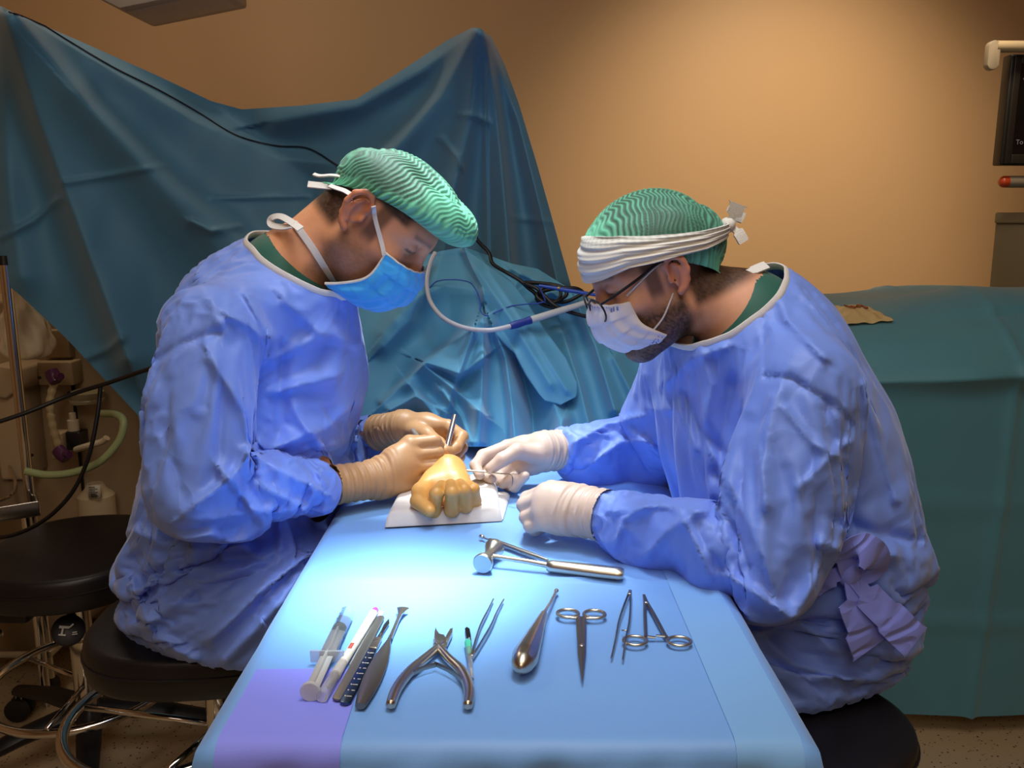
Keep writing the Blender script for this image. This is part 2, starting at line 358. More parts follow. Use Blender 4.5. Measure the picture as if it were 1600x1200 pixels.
tag(recenter(put('screen_drape', grid_mesh(P), m_teal)), 'large dark blue drape hung like a tent with two peaks behind the seated surgeon', 'drape')
# ------------------------------------------------------------------ green drape over the operating table at the right
def green():
    prof = spline([(1.93, .06), (1.915, .35), (1.89, .70), (1.885, .92), (1.90, .985), (1.96, 1.045), (2.08, 1.085), (2.30, 1.10), (2.60, 1.07), (2.75, .95), (2.80, .4)], 16)
    xs = np.linspace(.20, 2.1, 220); P = np.zeros((len(xs), len(prof), 3))
    for i, x in enumerate(xs):
        dip = .030 + .10*np.clip((1.18-x)/.70, 0, 1)**1.3 + .02*np.clip((x-1.35)/.5, 0, 1)
        z = prof[:, 1].copy(); y = prof[:, 0].copy(); top = np.clip((z-.75)/.3, 0, 1); z = z - dip*top
        front = (y < 2.0)
        y = y + front*(.012*np.sin(x*9+z*2.5) + .02*np.sin(x*4.1+1)*(1-z))
        # fold creases pressed into the sheet
        for zc, a in ((.30, .010), (.62, .012), (.90, .012)):
            zz = zc + .012*np.sin(x*5+zc*9); y = y - a*np.exp(-np.abs((z-zz)/.012))*front
        for xc in (1.115, .62, 1.60): y = y - .016*np.exp(-abs(x-xc-.01*np.sin(6))/.010)*front; z = z + .008*np.exp(-abs(x-xc)/.012)*(1-front)
        z = z + (1-front)*(.010*np.sin(x*7+y*9) + .012*np.sin((x*5-y*11)))
        y = y - .03*np.exp(-((z-.93-.08*(x-1.2))/.035)**2)*front*np.clip((x-.7)/.3, 0, 1)
        P[i, :, 0] = x; P[i, :, 1] = y; P[i, :, 2] = z
    return P
GREEN = green()
tag(recenter(put('table_drape', grid_mesh(GREEN), m_green)), 'dark green square-creased drape on the operating table behind the surgeon with white headband', 'drape')
# ------------------------------------------------------------------ crumpled light blue drape over the patient's arm
def d_mid(px, py): return 1.965 - .0008*np.clip(py-400, 0, 400) - .035*np.exp(-((px-760)/70)**2)*np.clip((py-380)/80, 0, 1)
f_mid = [
    ([(727, 393), (752, 440), (758, 470)], 26, 5, .05), ([(600, 520), (640, 470), (700, 445), (755, 455)], 14, 30, .035), ([(660, 440), (640, 500), (600, 540)], 14, 24, .03),
    ([(762, 492), (715, 530), (665, 568), (600, 628)], 40, 6, .055), ([(655, 566), (700, 600), (760, 650)], 5, 16, .035), ([(665, 566), (720, 585), (755, 560)], 18, 5, .04),
    ([(738, 520), (725, 560), (705, 615), (690, 690)], 6, 22, .040), ([(756, 505), (755, 560), (750, 690)], 8, 20, .050), ([(770, 510), (790, 560), (800, 640), (805, 700)], 20, 6, .045),
    ([(808, 560), (830, 640), (835, 700)], 14, 10, -.050), ([(835, 560), (870, 640), (880, 700)], 14, 18, .05), ([(640, 600), (680, 650), (690, 700)], 6, 14, .03),
    ([(900, 470), (930, 540), (960, 640)], 18, 10, .045), ([(880, 520), (905, 600), (920, 660)], 8, 18, .035), ([(800, 420), (840, 440), (880, 470)], 10, 8, .03),
    ([(770, 430), (800, 460), (812, 430)], 8, 10, .02), ([(690, 400), (680, 440), (620, 500)], 20, 20, .02), ([(745, 640), (740, 700)], 12, 10, .03), ([(880, 655), (870, 700)], 14, 9, .035),
    ([(690, 610), (720, 650), (735, 690)], 4, 10, .02), ([(830, 470), (880, 450)], 5, 12, .02), ([(960, 560), (1000, 640)], 16, 10, .03), ([(610, 640), (650, 620), (690, 640)], 6, 12, .03), ([(605, 660), (640, 690)], 8, 6, .02)]
P = sheet([(560, 420), (620, 410), (690, 392), (725, 386), (760, 398), (800, 412), (840, 420), (880, 445), (930, 470), (1000, 500), (1040, 520)],
          [(540, 698), (600, 698), (680, 698), (760, 698), (860, 698), (960, 698), (1060, 700)], d_mid, f_mid, 300, 220, .006)
mid = put('arm_drape', grid_mesh(P), m_blue)
# folded-over flap lying across it
def d_flap(px, py): return d_mid(px, py) - .055 - .02*np.sin(np.clip((py-400)/230, 0, 1)*math.pi)
c_l = [(727, 393), (738, 420), (752, 446), (757, 480), (775, 520), (803, 548), (822, 585), (842, 615), (852, 626)]
c_r = [(729, 391), (770, 420), (800, 440), (822, 470), (855, 520), (885, 560), (903, 600), (901, 620), (876, 632)]
P = sheet(c_l, c_r, d_flap, [([(745, 420), (800, 500), (860, 600)], 12, 10, .018), ([(765, 425), (830, 520), (885, 610)], 10, 6, .012), ([(752, 470), (800, 540)], 8, 8, -.012)], 90, 30, 0)
fl = put('folded_flap', grid_mesh(P), m_blue, mid); sm = fl.modifiers.new('thick', 'SOLIDIFY'); sm.thickness = .006
tag(recenter(mid), 'crumpled light blue drape bunched over the arm of the patient between the two surgeons', 'drape')
fl.location = -mid.location
# ------------------------------------------------------------------ instrument table under its blue drape
TZ = .78; TX0, TX1, TY0, TY1 = -.274, .266, .722, 1.745
tb = thing('operating_side_table', 'narrow table with steel legs under the light blue drape between the surgeons', 'table', (0, 1.25, 0))
MB().box((TX0+.02, TY0+.03, TZ-.045), (TX1-.02, TY1-.02, TZ-.006), bev=.008).build('table_top', mat('grey_laminate', '9aa0a4', .4), tb)
m_steel = mat('brushed_steel', 'b9b7b2', .28, 1, bump=.03, bscale=200)
m_chrome = mat('chrome', 'd2d0cc', .12, 1)
for x in (TX0+.08, TX1-.08):
    for y in (TY0+.12, TY1-.1): MB().tube([(x, y, 0), (x, y, TZ-.045)], .016, 14).build('leg', m_steel, tb)
def drape_pt(s, t, up=0):
    """s across (0 = left edge), t along (0 = front edge); beyond the edges the sheet hangs"""
    W, Lh = TX1-TX0, TY1-TY0; r = .018
    def bend(q, lim):
        # arc-length -> (in-plane, drop)
        if q < 0: q2 = -q
        else: q2 = q-lim if q > lim else -1
        sg = -1 if q < 0 else 1; e = 0 if q < 0 else lim
        if q2 < 0: return q, 0.
        a = min(q2/r, math.pi/2); ip = r*math.sin(a); dr = r*(1-math.cos(a)); ex = max(q2-r*math.pi/2, 0)
        return e + sg*(ip + ex*.10), dr + ex
    x, dx = bend(s, W); y, dy = bend(t, Lh); drop = max(dx, dy)
    y2 = y; x2 = x
    if dy > .004: y2 = y - (.0022*math.sin(s*52+2*math.sin(s*23))+.0012*math.sin(s*131+dy*90)+.0012*math.sin(dy*160+s*20))*min(dy*30, 1)
    if dy > .02: y2 = y2 - .012*math.sin(s*34+1)*min(dy*4, 1) - .006*math.sin(s*75)*min(dy*5, 1)
    if dx > .02: x2 = x + (1 if s > 0 else -1)*.014*math.sin(t*21)*min(dx*4, 1)
    z = TZ - drop
    if drop == 0:
        z += .0012*math.sin(s*14)*math.sin(t*9) + 0.0040*math.exp(-abs(t-.345-.01*math.sin(s*7))/.004) + .0012*math.exp(-abs(t-.72)/.004) + .001*math.exp(-abs(s-.27)/.003)
    n = np.array([0, 0, 1.]) if drop < .01 else (np.array([0, -1., 0]) if dy >= dx else np.array([np.sign(s-.1), 0, 0]))
    return np.array([TX0+x2, TY0+y2, z]) + n*up
def drape_grid(s0, s1, t0, t1, ds, up=0):
    ss = np.linspace(s0, s1, max(int((s1-s0)/ds), 2)); ts = np.linspace(t0, t1, max(int((t1-t0)/ds), 2))
    return np.array([[drape_pt(a, b, up) for b in ts] for a in ss])
def drape_sheet():
    W = TX1-TX0; ts = np.linspace(-.36, TY1-TY0+.012, 160); rows = []
    for t in ts:
        hg = .055 + .29*min(max((.40-t)/.30, 0), 1)          # the sides hang long at the free end and rest on the laps further back
        ss = np.r_[np.linspace(-hg, 0, 22)[:-1], np.linspace(0, W, 64), np.linspace(W, W+hg, 22)[1:]]; rows.append([drape_pt(a, t) for a in ss])
    return np.array(rows).transpose(1, 0, 2)
td = put('table_drape', grid_mesh(drape_sheet()), m_table)
tag(td, 'bright light blue sheet covering the instrument table with a purple front corner', 'drape')
m_purple = cloth('purple_patch_cloth', '8690ff', crease=.04, cscale=3, nz=.04)
q = put('purple_patch', grid_mesh(drape_grid(.004, .118, -.33, .118, .006, .0012)), m_purple, td, label='purple reinforced patch on the front corner')
m_strip = cloth('border_cloth', '79b1ee', crease=.05, cscale=3, nz=.04)
put('border_strip', grid_mesh(drape_grid(TX1-TX0-.062, TX1-TX0-.001, -.33, .42, .008, .0012)), m_strip, td, label='paler border strip along one edge')
# ------------------------------------------------------------------ people
def skin_mat(name, rough=.5, sss=.12):
    N = NT(name); a = N.n('ShaderNodeAttribute', attribute_name='tint'); tc = N.n('ShaderNodeTexCoord')
    t = N.n('ShaderNodeTexNoise', Scale=45.0, Detail=5.0); N.l(tc.outputs['Object'], t.inputs['Vector'])
    mp = N.n('ShaderNodeMapRange'); mp.inputs['To Min'].default_value = .82; mp.inputs['To Max'].default_value = 1.12; N.l(t.outputs['Fac'], mp.inputs['Value'])
    mx = N.n('ShaderNodeVectorMath', operation='MULTIPLY'); N.l(a.outputs['Color'], mx.inputs[0]); N.l(mp.outputs['Result'], mx.inputs[1]); N.l(mx.outputs[0], N.b.inputs['Base Color'])
    t2 = N.n('ShaderNodeTexNoise', Scale=320.0, Detail=2.0); N.l(tc.outputs['Object'], t2.inputs['Vector'])
    bp = N.n('ShaderNodeBump', Strength=.25, Distance=.0008); N.l(t2.outputs['Fac'], bp.inputs['Height']); N.l(bp.outputs['Normal'], N.b.inputs['Normal'])
    N.b.inputs['Roughness'].default_value = rough; N.b.inputs['Subsurface Weight'].default_value = sss; N.b.inputs['Subsurface Radius'].default_value = (.010, .004, .002); N.b.inputs['Subsurface Scale'].default_value = 1; return N.m
m_skin = skin_mat('skin')
m_gown = cloth('gown_cloth', '6f90e8', rough=.55, crease=.40, cscale=9, nz=.05, dots=700)
m_scrub = cloth('scrub_cloth', '14584a', crease=.1)
m_white = mat('white_band', 'd8d4cf', .7, bump=.3, bscale=500)
def frame(yaw, pitch, roll=0):
    """columns: forward, left, up"""
    f = np.array([math.cos(yaw)*math.cos(pitch), math.sin(yaw)*math.cos(pitch), -math.sin(pitch)])
    l = np.array([-math.sin(yaw), math.cos(yaw), 0.]); u = np.cross(f, l)
    c, s = math.cos(roll), math.sin(roll); return np.stack([f, l*c+u*s, u*c-l*s], 1)
class Scaled:
    def __init__(s, c, k): s.c, s.k = c, k
    def ell(s, p, r, R=None, k=.01, sub=False): return s.c.ell(p, np.array(r)*s.k, R, k*s.k, sub)
    def cone(s, a, b, ra, rb=None, k=.01): return s.c.cone(a, b, ra*s.k, (ra if rb is None else rb)*s.k, k*s.k)
    def chain(s, p, r, k=.01): return s.c.chain(p, [q*s.k for q in r], k*s.k)
def head_clay(c, R, O, sk, es=1.0):
    hs = np.linalg.norm(R[:, 0]); c = Scaled(c, hs); Rs = R; R = R/hs
    T = lambda p: O + Rs @ np.array(p, float)
    c.ell(T(sk[0]), sk[1], R, .01)
    c.ell(T((.035, 0, -.030)), (.064, .059, .082), R, .035)
    for s in (-1, 1):
        c.cone(T((0, s*.052, -.055)), T((.070, s*.016, -.096)), .016, .017, .03)
        c.cone(T((.086, s*.008, .031)), T((.066, s*.047, .029)), .0115, .010, .016)
        c.ell(T((.064, s*.046, -.018)), (.020, .015, .014), R, .022)
        c.ell(T((.098, s*.033, .011)), (.020, .017, .0125), R, .014, sub=True)
        c.ell(T((.0775, s*.033, .0105)), (.0135, .0145, .0125), R, .003)
        c.ell(T((.0800, s*.033, .0165)), (.0125, .0150, .0065), R, .004)
    c.ell(T((.078, 0, -.098)), (.018, .022, .015), R, .018)
    c.cone(T((.090, 0, .018)), T((.114, 0, -.026)), .0075, .0105, .014)
    for s in (-1, 1): c.ell(T((.103, s*.012, -.033)), (.012, .008, .008), R, .008)
    c.ell(T((.098, 0, -.062)), (.008, .022, .012), R, .01)
    for s in (-1, 1):      # ears: flap, rim, inner fold, lobe
        e = lambda x, z, y=.0: T((x*es*.92-.004, s*(.078+y), z*es))
        c.ell(e(-.004, .0), (.016*es, .0055, .030*es), R @ np.array([[.94, 0, .34], [0, 1, 0], [-.34, 0, .94]]), .006)
        c.ell(e(.004, -.004, .006), (.010*es, .007, .015*es), R, .003, sub=True)
        c.ell(e(.002, .014, .007), (.008, .005, .010), R, .003, sub=True)
        rim = [(.012, .012, .003), (.013, .024, .006), (.004, .034, .009), (-.010, .034, .012), (-.021, .022, .014), (-.023, .004, .013), (-.017, -.014, .009), (-.008, -.025, .006), (.002, -.030, .004)]
        c.chain([e(*q) for q in rim], [.0035, .0042, .0046, .0048, .0048, .0045, .0045, .0055, .006], .003)
        c.chain([e(-.004, .022, .006), e(-.011, .010, .008), e(-.011, -.006, .008), e(-.004, -.016, .006)], [.003, .0036, .0036, .003], .003)
        c.ell(e(.012, -.004, .001), (.004, .0045, .007), R, .004)
    return T
def smooth01(x, a, b): t = np.clip((x-a)/(b-a), 0, 1); return t*t*(3-2*t)
def paint_head(V, R, O, skin, beard, hair, beard_amt, low):
    """hair, beard stubble, brow and eye pigment from the place on the head"""
    q = (V-O) @ R/(R[:, 0]@R[:, 0]); x, y, z = q.T; ay = np.abs(y); C = np.tile(np.array(lin(skin)), (len(V), 1))
    on = np.linalg.norm(q-np.array([0, 0, 0.]), axis=1) < .19
    def mix(m, col): C[:] = C*(1-m[:, None]) + np.array(lin(col))*m[:, None]
    rnd = np.random.RandomState(3).rand(len(V))*.25
    # redder ears, nose
    mix(on*.45*smooth01(ay, .076, .082), 'b4573c'); mix(on*.35*smooth01(x, .10, .115)*(z < .01), 'b8604a')
    # hair on nape and temples
    back = smooth01(-x, .012-low*.0, .030)*smooth01(z, -.060-low, -.040-low)*(ay < .075)
    side = smooth01(z, .030, .040)*smooth01(-x, -.070, -.055)
    burn = smooth01(x, .012, .020)*(1-smooth01(x, .034, .044))*smooth01(z, -.035, -.01)*smooth01(ay, .045, .055)*(ay < .076)
    mix(on*np.clip(back+side, 0, 1)*(.85+rnd*.5).clip(0, 1), hair); mix(on*burn*.75, hair)
    # beard
    jaw = smooth01(-z, .018, .050)*smooth01(x, -.018, .002)*(1-smooth01(-z, .120, .140)*.4)
    mix(on*np.clip(jaw*beard_amt*(1-rnd), 0, 1), beard)
    # brows and lash line
    brow = np.exp(-((z-.033-.05*(ay-.03))/.0042)**2)*smooth01(x, .052, .062)*smooth01(ay, .008, .013)*(1-smooth01(ay, .050, .056)); mix(on*brow*.6, hair)
    lash = np.exp(-((z-.0085)/.0026)**2)*smooth01(x, .068, .076)*smooth01(ay, .016, .020)*(1-smooth01(ay, .046, .050)); mix(on*np.exp(-((z-.016)/.006)**2)*smooth01(x, .070, .078)*np.exp(-((ay-.033)/.012)**2)*.35, '8a5238'); mix(on*lash*.97, '17100d')
    if 0: sl = np.exp(-((z-.0055)/.0020)**2)*smooth01(x, .080, .084)*np.exp(-((ay-.033)/.007)**2)
    return C
def hand_clay(c, H, dr=0.0, k=.0035):
    """palm as bones fanned from the wrist, then a thumb and four fingers as bent chains"""
    w = np.array(H['wrist']); pr = H.get('palm', .017)
    for f in H['fingers'][:4]: c.chain([w + (f[0]-w)*.08, w+(f[0]-w)*.55, f[0]], [H.get('wr', .021)+dr, pr+dr, .0128+dr], .016, .016)
    for f in H['fingers']:
        rs = f[-1] if isinstance(f[-1], list) else [.0120, .0110, .0098, .0086]
        pts = [q for q in f if not isinstance(q, list)]; c.chain(pts, [r+dr for r in rs[:len(pts)]], k, .004)
    if 'web' in H: c.ell(*H['web'], None, .014)
    t = H['thumb']; c.chain(t, [r+dr for r in H.get('tr', [.017, .0135, .0118, .0100])][:len(t)], H.get('tk', .008), .005)
    if 'cuff' in H and dr >= 0: c.cone(w, H['cuff'], H.get('wr', .021)*1.15+dr, H['cr']+dr, .012)
def P3(*a): return [WY(*q) for q in a]
HL1 = dict(wrist=WY(592, 748, 1.375), cuff=WY(520, 758, 1.325), cr=.0315, wr=.027, palm=.021, fingers=[   # left surgeon, near hand
    P3((641, 694, 1.400), (679, 689, 1.412), (690, 701, 1.440), (692, 716, 1.448)), P3((648, 711, 1.394), (683, 707, 1.406), (692, 717, 1.436), (690, 730, 1.446)),
    P3((650, 730, 1.390), (686, 727, 1.400), (692, 735, 1.430), (686, 744, 1.440)), P3((645, 751, 1.388), (676, 749, 1.396), (683, 752, 1.420), (675, 758, 1.430))],
    thumb=P3((605, 722, 1.42), (640, 692, 1.445), (668, 690, 1.465), (688, 706, 1.462)))
HL2 = dict(wrist=WY(628, 668, 1.560), cuff=WY(590, 676, 1.605), cr=.035, wr=.026, palm=.022, fingers=[      # left surgeon, far hand (pen grip)
    P3((700, 666, 1.515), (722, 682, 1.480), (713, 699, 1.450), (699, 709, 1.435)), P3((697, 676, 1.525), (721, 699, 1.493), (711, 713, 1.465), (697, 718, 1.450)),
    P3((692, 688, 1.533), (717, 714, 1.501), (708, 726, 1.475), (697, 731, 1.460)), P3((684, 698, 1.537), (709, 728, 1.507), (704, 738, 1.485), (694, 742, 1.470))],
    thumb=P3((648, 674, 1.520), (667, 679, 1.480), (685, 693, 1.450), (696, 704, 1.430)))
HR1 = dict(wrist=WY(905, 797, 1.195), cuff=WY(948, 806, 1.165), cr=.0365, wr=.029, palm=.023, fingers=[      # right surgeon, near fist
    P3((853, 768, 1.205), (824, 779, 1.225), (828, 793, 1.255), (845, 792, 1.258)), P3((846, 780, 1.195), (819, 789, 1.214), (825, 803, 1.245), (843, 802, 1.248)),
    P3((845, 798, 1.187), (823, 808, 1.202), (828, 818, 1.230), (843, 815, 1.235)), P3((850, 815, 1.180), (830, 821, 1.192), (836, 827, 1.212), (848, 824, 1.220))],
    thumb=P3((890, 772, 1.235), (862, 765, 1.245), (838, 775, 1.262), (824, 789, 1.275)))
HR2 = dict(wrist=WY(852, 704, 1.465), cuff=WY(884, 703, 1.490), cr=.0375, wr=.027, palm=.019, fingers=[      # right surgeon, far hand
    P3((793, 698, 1.475), (755, 712, 1.455), (743, 727, 1.430), (749, 742, 1.412)), P3((797, 708, 1.480), (762, 728, 1.462), (753, 742, 1.435), (768, 748, 1.412)),
    P3((803, 722, 1.475), (777, 745, 1.452), (786, 754, 1.420), (803, 747, 1.408)), P3((815, 735, 1.462), (795, 758, 1.438), (804, 760, 1.412), (820, 744, 1.402))],
    thumb=P3((840, 712, 1.440), (808, 705, 1.418), (785, 718, 1.405), (767, 732, 1.402)))
HP = dict(wrist=WY(700, 738, 1.405), wr=.022, palm=.0165, fingers=[                                           # patient's hand, palm up, fingers closed
    P3((676, 772, 1.345), (678, 799, 1.288), (682, 771, 1.272), (690, 759, 1.300))+[[.0115, .0118, .0108, .0092]], P3((696, 770, 1.345), (706, 797, 1.284), (706, 769, 1.268), (704, 757, 1.300))+[[.0115, .0116, .0106, .0092]],
    P3((713, 769, 1.345), (727, 791, 1.292), (725, 766, 1.276), (719, 756, 1.305))+[[.0112, .0110, .0102, .0088]], P3((728, 766, 1.345), (742, 783, 1.304), (740, 764, 1.290), (732, 757, 1.315))+[[.0105, .0100, .0090, .0080]]],
    thumb=P3((680, 748, 1.385), (657, 768, 1.330), (654, 783, 1.285), (671, 798, 1.262)), tr=[.018, .0140, .0125, .0100])
def glove(name, H, m, parent, band=None, label=None):
    pts = [H['wrist'], H['cuff']] + [p for f in H['fingers'] for p in f if not isinstance(p, list)] + H['thumb']; A = np.array(pts)
    c = Clay(A.min(0)-.055, A.max(0)+.055, .0019); hand_clay(c, H)
    ax = H['cuff']-H['wrist']; Lw = np.linalg.norm(ax); ax /= Lw
    V, Q = c.surface(1); t = (V-H['wrist']) @ ax; V, Q = compact(V, Q, t < Lw); N = normals(V, Q); t = (V-H['wrist']) @ ax
    w = smooth01(t, -.03, .01); ang = np.arctan2((V-H['wrist'])[:, 2], (V-H['wrist'])[:, 1])          # rings of slack rubber at the wrist, rolled cuff bead
    V = V + N*(w*(.0009*np.sin(t*420+1.5*np.sin(ang*2))+.0006*np.sin(t*900+ang)) + .0016*np.exp(-((t-Lw+.003)/.0016)**2))[:, None]
    if band is not None: V = V + N*(.0011*smooth01(t, band, band+.002))[:, None]
    o = put(name, np_mesh(V, Q), m, parent)
    if label: o['label'] = label
    return o
def arm_pts(S, E, W): return [np.array(S), (np.array(S)+np.array(E))/2, np.array(E), np.array(E)+(np.array(W)-np.array(E))*.35, np.array(W)]
def body_clay(c, B, full=True, g=0.0):
    """whole figure; g thickens it for the clothes to slide on"""
    c.chain(B['spine'], [r+g for r in B['spr']], .03, .05)
    for s in (0, 1):
        S, E, W = B['sh'][s], B['el'][s], B['wr'][s]
        c.cone(B['spine'][-2], S, .065+g, .052+g, .04)
        c.chain(arm_pts(S, E, W), [.052+g, .046+g, .032+g, .028+g, .018+g], .03, .03)
        hp, kn, an = B['hip'][s], B['knee'][s], B['ank'][s]
        c.chain([hp, kn, an], [.080+g, .056+g, .036+g], .03, .03)
        if full: c.chain([an+np.array([-.03*B['dir'], 0, -.03]), an+np.array([.15*B['dir'], 0, -.045])], [.035, .028], .02)
    c.chain([B['spine'][-1], B['nape']], [.055, .050], .025, .02)
# skeletons -------------------------------------------------------
BL = dict(dir=1, spine=[WY(350, 930, 1.36), WY(360, 800, 1.38), WY(385, 640, 1.39), WY(405, 500, 1.385), WY(452, 420, 1.375)], spr=[.130, .125, .128, .100, .060],
    sh=[WY(335, 515, 1.215), WY(455, 480, 1.545)], el=[WY(300, 765, 1.135), WY(480, 730, 1.64)], wr=[HL1['wrist'], HL2['wrist']],
    hip=[np.array((-.47, 1.27, .655)), np.array((-.47, 1.46, .655))], knee=[np.array((-.12, 1.22, .655)), np.array((-.12, 1.50, .655))], ank=[np.array((-.16, 1.2, .10)), np.array((-.16, 1.52, .10))])
BR = dict(dir=-1, spine=[WY(1268, 985, 1.28), WY(1275, 850, 1.25), WY(1240, 700, 1.26), WY(1200, 570, 1.26), WY(1165, 490, 1.245)], spr=[.130, .125, .125, .100, .060],
    sh=[WY(1255, 600, 1.105), WY(1075, 570, 1.42)], el=[WY(1210, 862, 1.035), WY(1010, 690, 1.56)], wr=[HR1['wrist'], HR2['wrist']],
    hip=[np.array((.46, 1.20, .635)), np.array((.46, 1.38, .635))], knee=[np.array((.13, 1.16, .635)), np.array((.13, 1.40, .635))], ank=[np.array((.16, 1.14, .10)), np.array((.16, 1.42, .10))])
RL = frame(math.radians(-8), math.radians(46))*.97; RR = frame(math.radians(180+6), math.radians(25))*.90
OL = WY(558, 338, 1.285) - RL @ np.array((0, -.080, -.004)); OR = WY(1053, 436, 1.160) - RR @ np.array((0, .080, -.004))
BL['nape'] = OL + RL @ np.array((-.030, 0, -.035)); BR['nape'] = OR + RR @ np.array((-.028, 0, -.045))
BL['es'] = 1.0; BR['es'] = .84; BL['skull'] = ((.014, 0, .032), (.083, .074, .072)); BR['skull'] = ((-.003, 0, .040), (.095, .076, .080))
def person(B, R, O, hands, label, skin, beard, hair, amt, low, vs=.0032):
    pts = np.array(B['spine']+B['sh']+B['el']+B['wr']+B['hip']+B['knee']+[a+np.array([.18*B['dir'], 0, -.1]) for a in B['ank']]+[O]+[q for H in hands for f in H['fingers'] for q in f if not isinstance(q, list)])
    lo = pts.min(0)-.17; hi = pts.max(0)+np.array([.17, .17, .17]); lo[2] = -.01
    c = Clay(lo, hi, vs); body_clay(c, B); head_clay(c, R, O, B['skull'], B['es'])
    for H in hands: hand_clay(c, H, -.0030, .004)
    V, Q = c.surface(1)
    for H in hands:                                                  # the forearm stays inside its glove and cuff
        a = B['el'][int(np.argmin([np.linalg.norm(w_-H['wrist']) for w_ in B['wr']]))]*.35+H['cuff']*.65-H['wrist']; Lw = np.linalg.norm(H['cuff']-H['wrist']); ax = (H['cuff']-H['wrist'])/Lw
        t = (V-H['wrist']) @ ax; lat = V-H['wrist']-t[:, None]*ax; ln = np.linalg.norm(lat, axis=1); m = (t > -.012) & (t < Lw+.05) & (ln < .075)
        s_ = np.where(m, np.minimum(1, .021/np.maximum(ln, 1e-6)), 1); V = np.where(m[:, None], H['wrist']+t[:, None]*ax+lat*s_[:, None], V)
    C = paint_head(V, R, O, skin, beard, hair, amt, low)
    leg = (V[:, 2] < .72) & (np.linalg.norm(V-np.mean([h['wrist'] for h in hands], 0), axis=1) > .2); C[leg] = lin('124a3f'); C[V[:, 2] < .085] = lin('d9d6d0')
    me = np_mesh(V, Q); set_color(me, 'tint', C); o = put('person', me, m_skin); o['label'] = label; o['category'] = 'person'
    return o, V, Q
manL, VL, QL = person(BL, RL, OL, [HL1, HL2], 'seated person bending forward in a green cap and bright blue mask, holding a silver handle', 'd8986f', '4a382e', '2c1f18', .62, .0)
manR, VR, QR = person(BR, RR, OR, [HR1, HR2], 'seated person with white headband, glasses and white mask, wearing pale gloves', 'dca282', '2a1e18', '2a1e18', 1.0, .012)
from mathutils.bvhtree import BVHTree
# ------------------------------------------------------------------ gowns: a loose shell round the figure, dropped onto it as cloth
def gown_shell(B, neckP, neckN, hemz, tab, vs=.0100):
    """B['g'] lists extra volumes; the shell is cut open at the neck, the cuffs and the hem"""
    A = np.array([p for p, *_ in B['torso']]+B['slv'][0][0]+B['slv'][1][0]); lo = A.min(0)-.27; hi = A.max(0)+.27
    c = Clay(lo, hi, vs); c.chain([p for p, r in B['torso']], [r for p, r in B['torso']], .05, .06)
    for p, r in B.get('blobs', []): c.ell(p, r, None, .05)
    for (pts, rs), S in zip(B['slv'], B['sh']):
        c.cone(B['torso'][-2][0], pts[0], .085, rs[0]*.95, .04); c.chain(pts, rs, .010, .02)
    V, Q = c.surface(2)
    keep = (V[:, 2] > hemz) & ((V-neckP) @ neckN < 0)
    for pts, rs in B['slv']:
        a = pts[-1]-pts[-2]; a = a/np.linalg.norm(a); t = (V-pts[-1]) @ a; lat = np.linalg.norm(V-pts[-1]-t[:, None]*a, axis=1); keep &= ~((lat < rs[-1]*1.25) & (t > -.004) & (t < rs[-1]*1.15))
    V, Q = compact(V, Q, keep)
    return V, Q
def loops_of(Q):
    E = np.vstack([Q[:, [i, (i+1) % 4]] for i in range(4)]); S = np.sort(E, 1); u, idx, cnt = np.unique(S, axis=0, return_index=True, return_counts=True)
    b = E[idx[cnt == 1]]; nx = {}
    for a, c in b: nx.setdefault(int(a), []).append(int(c))
    out = []; 
    while nx:
        s = next(iter(nx)); L = [s]; cur = s
        while cur in nx:
            n = nx[cur].pop(); 
            if not nx[cur]: del nx[cur]
            if n == s: break
            L.append(n); cur = n
        out.append(L)
    return out
def volumes(B, spec): B.update(spec); return B
volumes(BL, dict(
    torso=[(WY(362, 935, 1.40), .175), (WY(390, 850, 1.45), .168), (WY(424, 700, 1.475), .168), (WY(430, 580, 1.445), .155), (WY(432, 490, 1.40), .125), (WY(470, 420, 1.375), .070)],
    blobs=[(WY(318, 900, 1.30), (.105, .14, .095)), (WY(430, 930, 1.36), (.15, .20, .09)), (WY(274, 840, 1.30), (.08, .13, .13))],
    slv=[([WY(345, 535, 1.205), WY(318, 640, 1.150), WY(312, 742, 1.115), WY(372, 765, 1.155), WY(440, 766, 1.225), WY(508, 764, 1.312)], [.070, .073, .066, .060, .053, .041]),
         ([WY(455, 490, 1.545), WY(470, 620, 1.60), WY(490, 720, 1.64), WY(550, 700, 1.66), WY(598, 675, 1.655)], [.075, .075, .068, .056, .045])]))
volumes(BR, dict(
    torso=[(WY(1255, 965, 1.30), .150), (WY(1256, 880, 1.28), .160), (WY(1228, 740, 1.30), .166), (WY(1200, 610, 1.285), .146), (WY(1176, 532, 1.255), .106), (WY(1140, 480, 1.245), .060)],
    blobs=[(WY(1300, 955, 1.24), (.080, .10, .10)), (WY(1190, 990, 1.25), (.16, .18, .10)), (WY(1352, 800, 1.24), (.06, .14, .12)), (WY(1250, 535, 1.25), (.06, .12, .06))],
    slv=[([WY(1262, 612, 1.105), WY(1243, 750, 1.05), WY(1208, 848, 1.015), WY(1120, 842, 1.065), WY(1030, 829, 1.125), WY(982, 817, 1.147), WY(952, 808, 1.163), WY(926, 803, 1.180)], [.076, .078, .060, .052, .047, .042, .031, .026]),
         ([WY(1075, 580, 1.42), WY(1045, 640, 1.50), WY(1010, 688, 1.555), WY(945, 692, 1.525), WY(912, 698, 1.508), WY(884, 702, 1.490), WY(866, 703, 1.476)], [.072, .066, .060, .050, .044, .031, .026])]))
nL = np.array((.50, -.12, .86)); nL /= np.linalg.norm(nL); nR = np.array((-.60, -.14, .80)); nR /= np.linalg.norm(nR)
cutL = WY(480, 440, 1.30); cutR = WY(1140, 510, 1.165)
